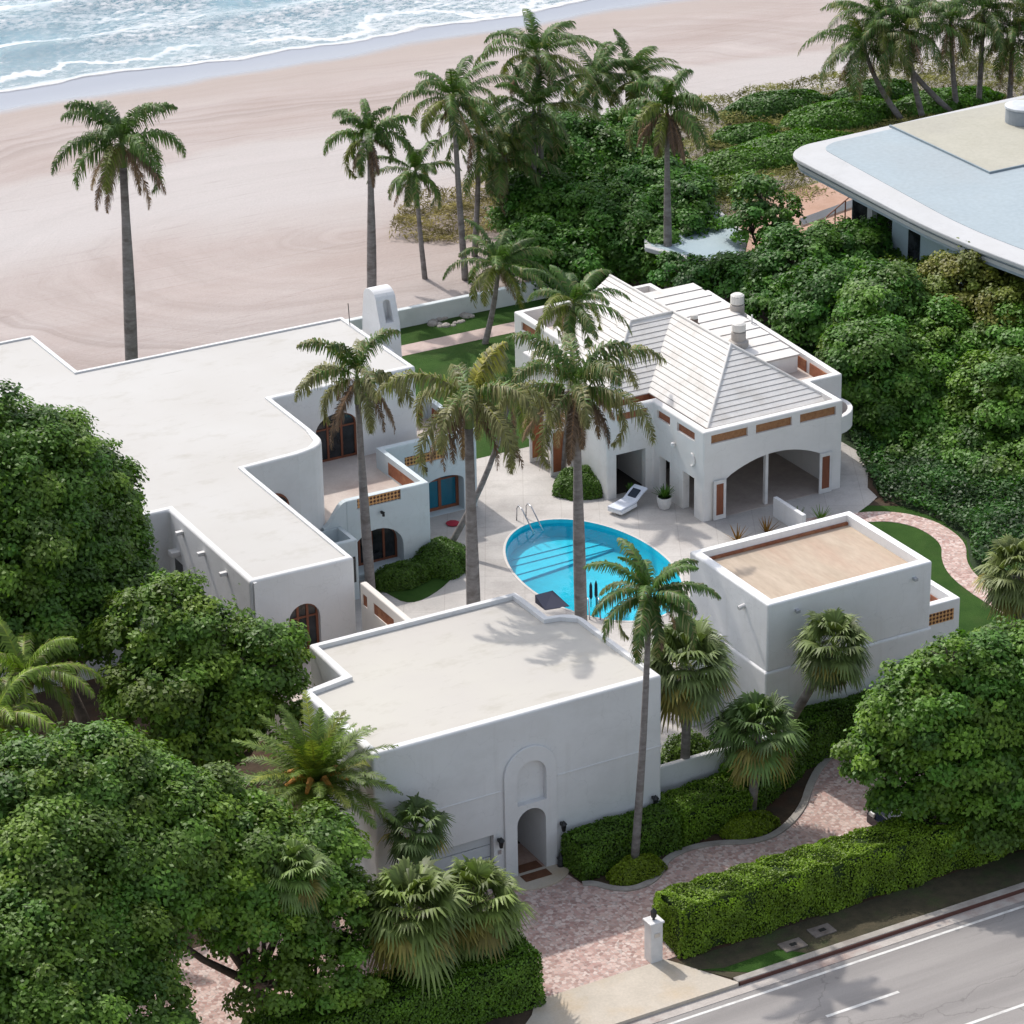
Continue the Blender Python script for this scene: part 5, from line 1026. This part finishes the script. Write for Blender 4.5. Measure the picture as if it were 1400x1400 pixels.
# dune vegetation (low shrubs as things, grass as stuff)
def dune(x, y): return D+.6*math.exp(-((x-52)/9)**2-((y-62)/7)**2)
for i, (px_, py_, rx, ry, rz, base, lb) in enumerate((
    (1060, 135, 3.6, 1.7, 1.0, (.7, .75, .7), 'low dark dune shrub nearest the beach'), (1020, 175, 2.4, 1.4, .8, (.8, .85, .6), 'low green dune shrub left of the modern roof corner'),
    (1150, 150, 4.0, 2.0, 1.1, (1.0, 1.05, .65), 'bright green dune shrub under the leaning palms'), (1085, 195, 4.0, 2.2, 1.1, (.95, 1.0, .6), 'wide green dune shrub above the bare sand yard'),
    (1010, 215, 3.0, 2.0, 1.0, (1.0, 1.0, .6), 'green dune shrub behind the brown drooping palm'), (1195, 120, 3.0, 1.6, 1.0, (.65, .75, .7), 'dark dune shrub at the foot of the palm group'),
    (1290, 130, 4.0, 1.8, .9, (.9, 1.0, .6), 'green dune shrub behind the far edge of the modern roof'), (990, 245, 2.6, 1.4, .7, (1.3, .95, .7), 'brownish dune shrub beside the small canopy'))):
    p = atZ(px_, py_, .8); bush(lb, p[0], p[1], .1, (rx, ry, rz), base, .2, 50+i, 'dune_shrub', LEAF)
cover('dune_grass', 'dry yellow-green grass covering the dune', [(33, 49), (46, 52), (70, 54), (84, 62), (84, 71), (62, 73), (52, 72.5), (42, 66), (38, 58), (38, 52)], 60000, .42, lambda x, y: .05+.35*abs(math.sin(x*.7)*math.sin(y*.9)), (.95, 1.0, .8), GRASSY, wd=.14)
cover('sea_oats', 'patch of dry grass around the palm trunks by the beach', [(25, 60), (27, 57.8), (34, 56), (38, 60), (34, 66), (28, 64.5)], 8000, .42, lambda x, y: .1+.4*abs(math.sin(x*.9)*math.sin(y*.8)), (1.15, 1.05, .95), GRASSY, wd=.14)
ro = thing('rock_bed', 'ring of rough stones set in the lawn by the beach wall', 'rockery'); 
for k in range(16):
    a = k*.39; c = atZ(612, 440, D); x, y = c[0]+1.5*math.cos(a)*rng.uniform(.3, 1), c[1]+.9*math.sin(a)*rng.uniform(.3, 1)
    s = rng.uniform(.15, .3); MB().lathe(x, y, [(s, D), (s*.9, D+s*.4), (s*.3, D+s*.7)], 7).build('stone', KERB, ro)

# ------------------------------------------------------------------ palms
def base_hub(hx, hy, bx, by, z):       # hub above the base point seen at pixel bx,by on ground z
    b = atZ(bx, by, z); fh = np.array([math.cos(HD), math.sin(HD)]); d = ray(hx, hy); k = ((b[:2]-CAM[:2])@fh)/(d[:2]@fh); return b, CAM+d*k
def P2(label, hx, hy, bx, by, z, **kw):
    b, h = base_hub(hx, hy, bx, by, z); return palm(label, h, z, base=(b[0], b[1], z-.15), **kw)
P2('tall lone royal palm with thick grey trunk on the open sand at far left', 166, 196, 181, 535, 0, size=3.5, nf=16, dead=8, seed=3, trunk_r=.25, pb=.05)
P2('royal palm with grey trunk standing behind the white chimney', 505, 188, 508, 428, 0, size=2.6, nf=13, dead=5, seed=5, pb=.08, trunk_r=.2)
P2('slender curved palm on the sand right of the chimney palm', 568, 235, 582, 387, 0, kind='coconut', size=2.0, nf=13, dead=3, seed=8, trunk_r=.12)
P2('tall double-trunk palm on the sand, left trunk', 620, 135, 637, 388, 0, kind='coconut', size=2.7, nf=17, dead=3, seed=10, trunk_r=.15, wind=(.25, -.1))
P2('tall dark palm leaning right of the double trunks', 655, 180, 648, 355, 0, kind='coconut', size=2.6, nf=16, dead=3, seed=12, trunk_r=.14, wind=(.3, -.1))
P2('tallest windblown palm over the dark trees near the beach', 735, 75, 745, 330, .3, kind='coconut', size=2.9, nf=18, dead=3, seed=14, trunk_r=.15, wind=(.4, -.15))
P2('green coconut palm low in front of the tallest windblown palm', 730, 150, 728, 340, .3, kind='coconut', size=2.9, nf=17, dead=2, seed=15, trunk_r=.15, wind=(.3, -.1))
P2('palm with drooping fronds in front of the dark tree mass', 690, 215, 695, 345, .3, kind='coconut', size=2.8, nf=17, dead=4, seed=17, trunk_r=.15, wind=(.2, -.1))
P2('windblown palm crown right of the tallest palm', 815, 105, 812, 260, .3, kind='coconut', size=2.7, nf=16, dead=3, seed=19, trunk_r=.14, wind=(.6, -.25))
P2('windblown palm crown behind the brown drooping palm', 865, 110, 860, 260, .3, kind='coconut', size=2.7, nf=16, dead=3, seed=21, trunk_r=.14, wind=(.6, -.25))
P2('royal palm with heavy brown hanging fronds behind the pavilion roof', 912, 150, 914, 405, .4, size=2.9, nf=14, dead=14, seed=23, trunk_r=.17)
P2('loose coconut palm on the lawn in front of the beach wall', 682, 362, 662, 470, .4, kind='coconut', size=2.3, nf=16, dead=2, seed=25, trunk_r=.13, wind=(.25, -.1))
P2('coconut palm rising beside the pavilion hip roof', 785, 415, 768, 648, .4, kind='coconut', size=2.2, nf=15, dead=2, seed=27, trunk_r=.11, wind=(.2, -.05))
P2('royal palm over the terrace with thin crown and pale trunk', 488, 515, 509, 832, .4, size=2.9, nf=11, dead=7, seed=29, pb=.5, trunk_r=.165)
P2('leaning slender palm whose trunk crosses behind the thick royal palm', 700, 535, 606, 757, .4, kind='coconut', size=1.9, nf=11, dead=4, seed=33, trunk_r=.12)
h = atY(640, 545, 10.4); palm('thick royal palm left of the pool with golden flower stalks', h, .4, size=3.3, nf=15, dead=8, seed=41, pb=.5, trunk_r=.22, golden=3, base=(h[0]+.02, h[1]-.02, .2))
h = atY(788, 530, 12.4); palm('royal palm at the pool edge with long brown hanging fronds', h, .4, size=3.3, nf=15, dead=11, seed=44, pb=.42, trunk_r=.20, base=(h[0]+.12, h[1]-.05, .2))
P2('slender coconut palm with grey curved trunk in front of the entry block', 888, 812, 866, 1192, 0, kind='coconut', size=2.0, nf=16, dead=2, seed=47, trunk_r=.12)
for i, (hx, hy, bx, by, lb) in enumerate(((1180, 60, 1232, 160, 'leaning palm, leftmost of the group behind the modern roof'), (1240, 40, 1262, 160, 'leaning palm, second from left behind the modern roof'), (1205, 25, 1300, 150, 'strongly leaning palm, third trunk from left behind the modern roof'),
    (1300, 30, 1308, 146, 'upright palm in the middle of the group behind the modern roof'), (1345, 15, 1338, 140, 'palm right of the middle of the group behind the modern roof'), (1385, 50, 1380, 140, 'palm near the right edge behind the modern roof'), (1420, 20, 1400, 140, 'palm cut by the right edge of the photo behind the modern roof'))):
    P2(lb, hx, hy, bx, by, .4, kind='coconut', size=3.1, nf=19, dead=5, seed=60+i*3, trunk_r=.15, detail=.85, group='palms behind the modern house')
h = atY(32, 925, 8.0); palm('yellowish feather palm at the left edge, upper of the two', h, .2, kind='coconut', size=2.3, nf=14, dead=0, seed=81, trunk_r=.12, name='feather_palm', base=(h[0], h[1]+.3, .1), yel=1.0)
h = atY(-8, 985, 6.0); palm('yellowish feather palm at the left edge, lower of the two', h, .2, kind='coconut', size=2.3, nf=14, dead=0, seed=83, trunk_r=.12, name='feather_palm', base=(h[0], h[1]+.3, .1), yel=1.0)
# fan palms
b, h = base_hub(938, 912, 935, 1080, .6); sabal('tall fan palm in the bed between the entry block and the box building', h, .6, 1.95, 54, (b[0], b[1], .4), 3, tint=(.85, .85, .9))
b, h = base_hub(1035, 1003, 1026, 1115, .2); sabal('green fan palm behind the yellow-green shrub at the kerb bend', h, .2, 1.7, 50, (b[0], b[1], 0), 5, tint=(.7, .85, .75), skirt=.1)
h = atY(1140, 885, .9); b = atY(1078, 990, 1.5); sabal('leaning fan palm in front of the box building wall', h, 1.2, 1.6, 52, tuple(b), 7, tint=(.8, .8, .8), skirt=.3)
b, h = base_hub(1388, 785, 1396, 860, .4); sabal('pale fan palm on the side lawn at the right edge', h, .4, 1.7, 52, (b[0], b[1], .3), 9, tint=(1.1, 1.0, 1.1))
h = atY(560, 1250, -5.6); sabal('large shaggy fan palm at the bottom, left of the gate opening', h, 0, 2.0, 64, None, 11, tint=(1.0, 1.0, .85), skirt=.3)
h = atY(652, 1235, -5.4); sabal('shaggy fan palm nearest the brick drive entrance', h, 0, 1.8, 54, None, 13, tint=(1.0, 1.0, .85), skirt=.3)
h = atY(568, 1135, -1.2); sabal('small dark fan palm in front of the garage door', h, 0, 1.25, 30, None, 15, tint=(.65, .75, .7), skirt=.15)
h = atY(402, 1195, -5.2); sabal('fan palm sunk in the dense green tree left of the shaggy palms', h, 0, 1.25, 40, None, 17, tint=(.9, 1.0, .85), skirt=.2)
# date palm
def datepalm(label, hub, gz0, seed=1):
    rg = np.random.default_rng(seed); t = thing('date_palm', label, 'palm tree'); hub = Vector(hub)
    MB().tube([(hub.x, hub.y, gz0-.1), (hub.x, hub.y, hub.z-.3), tuple(hub)], [.32, .36, .3], 12).build('trunk', FIBRE, t, smooth=True, fix=False)
    g = []
    for k in range(64):
        f = k/64; az = k*2.399; el = 1.45-1.7*f+rg.uniform(-.1, .1)
        g.append(frond_geo(hub, az, el, 3.0*rg.uniform(.85, 1.1), 0.75+.5*f, 60, .045, .42, .35, 0, .15, rg, (np.array([1.35, 1.08, .85]) if rg.random() < .8 else np.array([2.3, 1.4, 1.2]))*rg.uniform(.7, 1.3)))
    V, F, T = merge(g); npmesh('crown', V, F, FROND, t, T)
    m_ = MB()
    for k in range(8):
        a = k*.8; m_.tube([hub, hub+Vector((math.cos(a)*.6, math.sin(a)*.6, .55)), hub+Vector((math.cos(a)*1.1, math.sin(a)*1.1, .35))], [.04, .12, .06], 6)
    m_.build('flower_stalks', plain('orange_stalk', (.50, .22, .04), .7), t, fix=False)
datepalm('big date palm with stiff arching fronds and orange stalks at the entry block corner', atY(432, 1075, .6), 0, 2)
print('leaf quads', TREE_STAT[0])
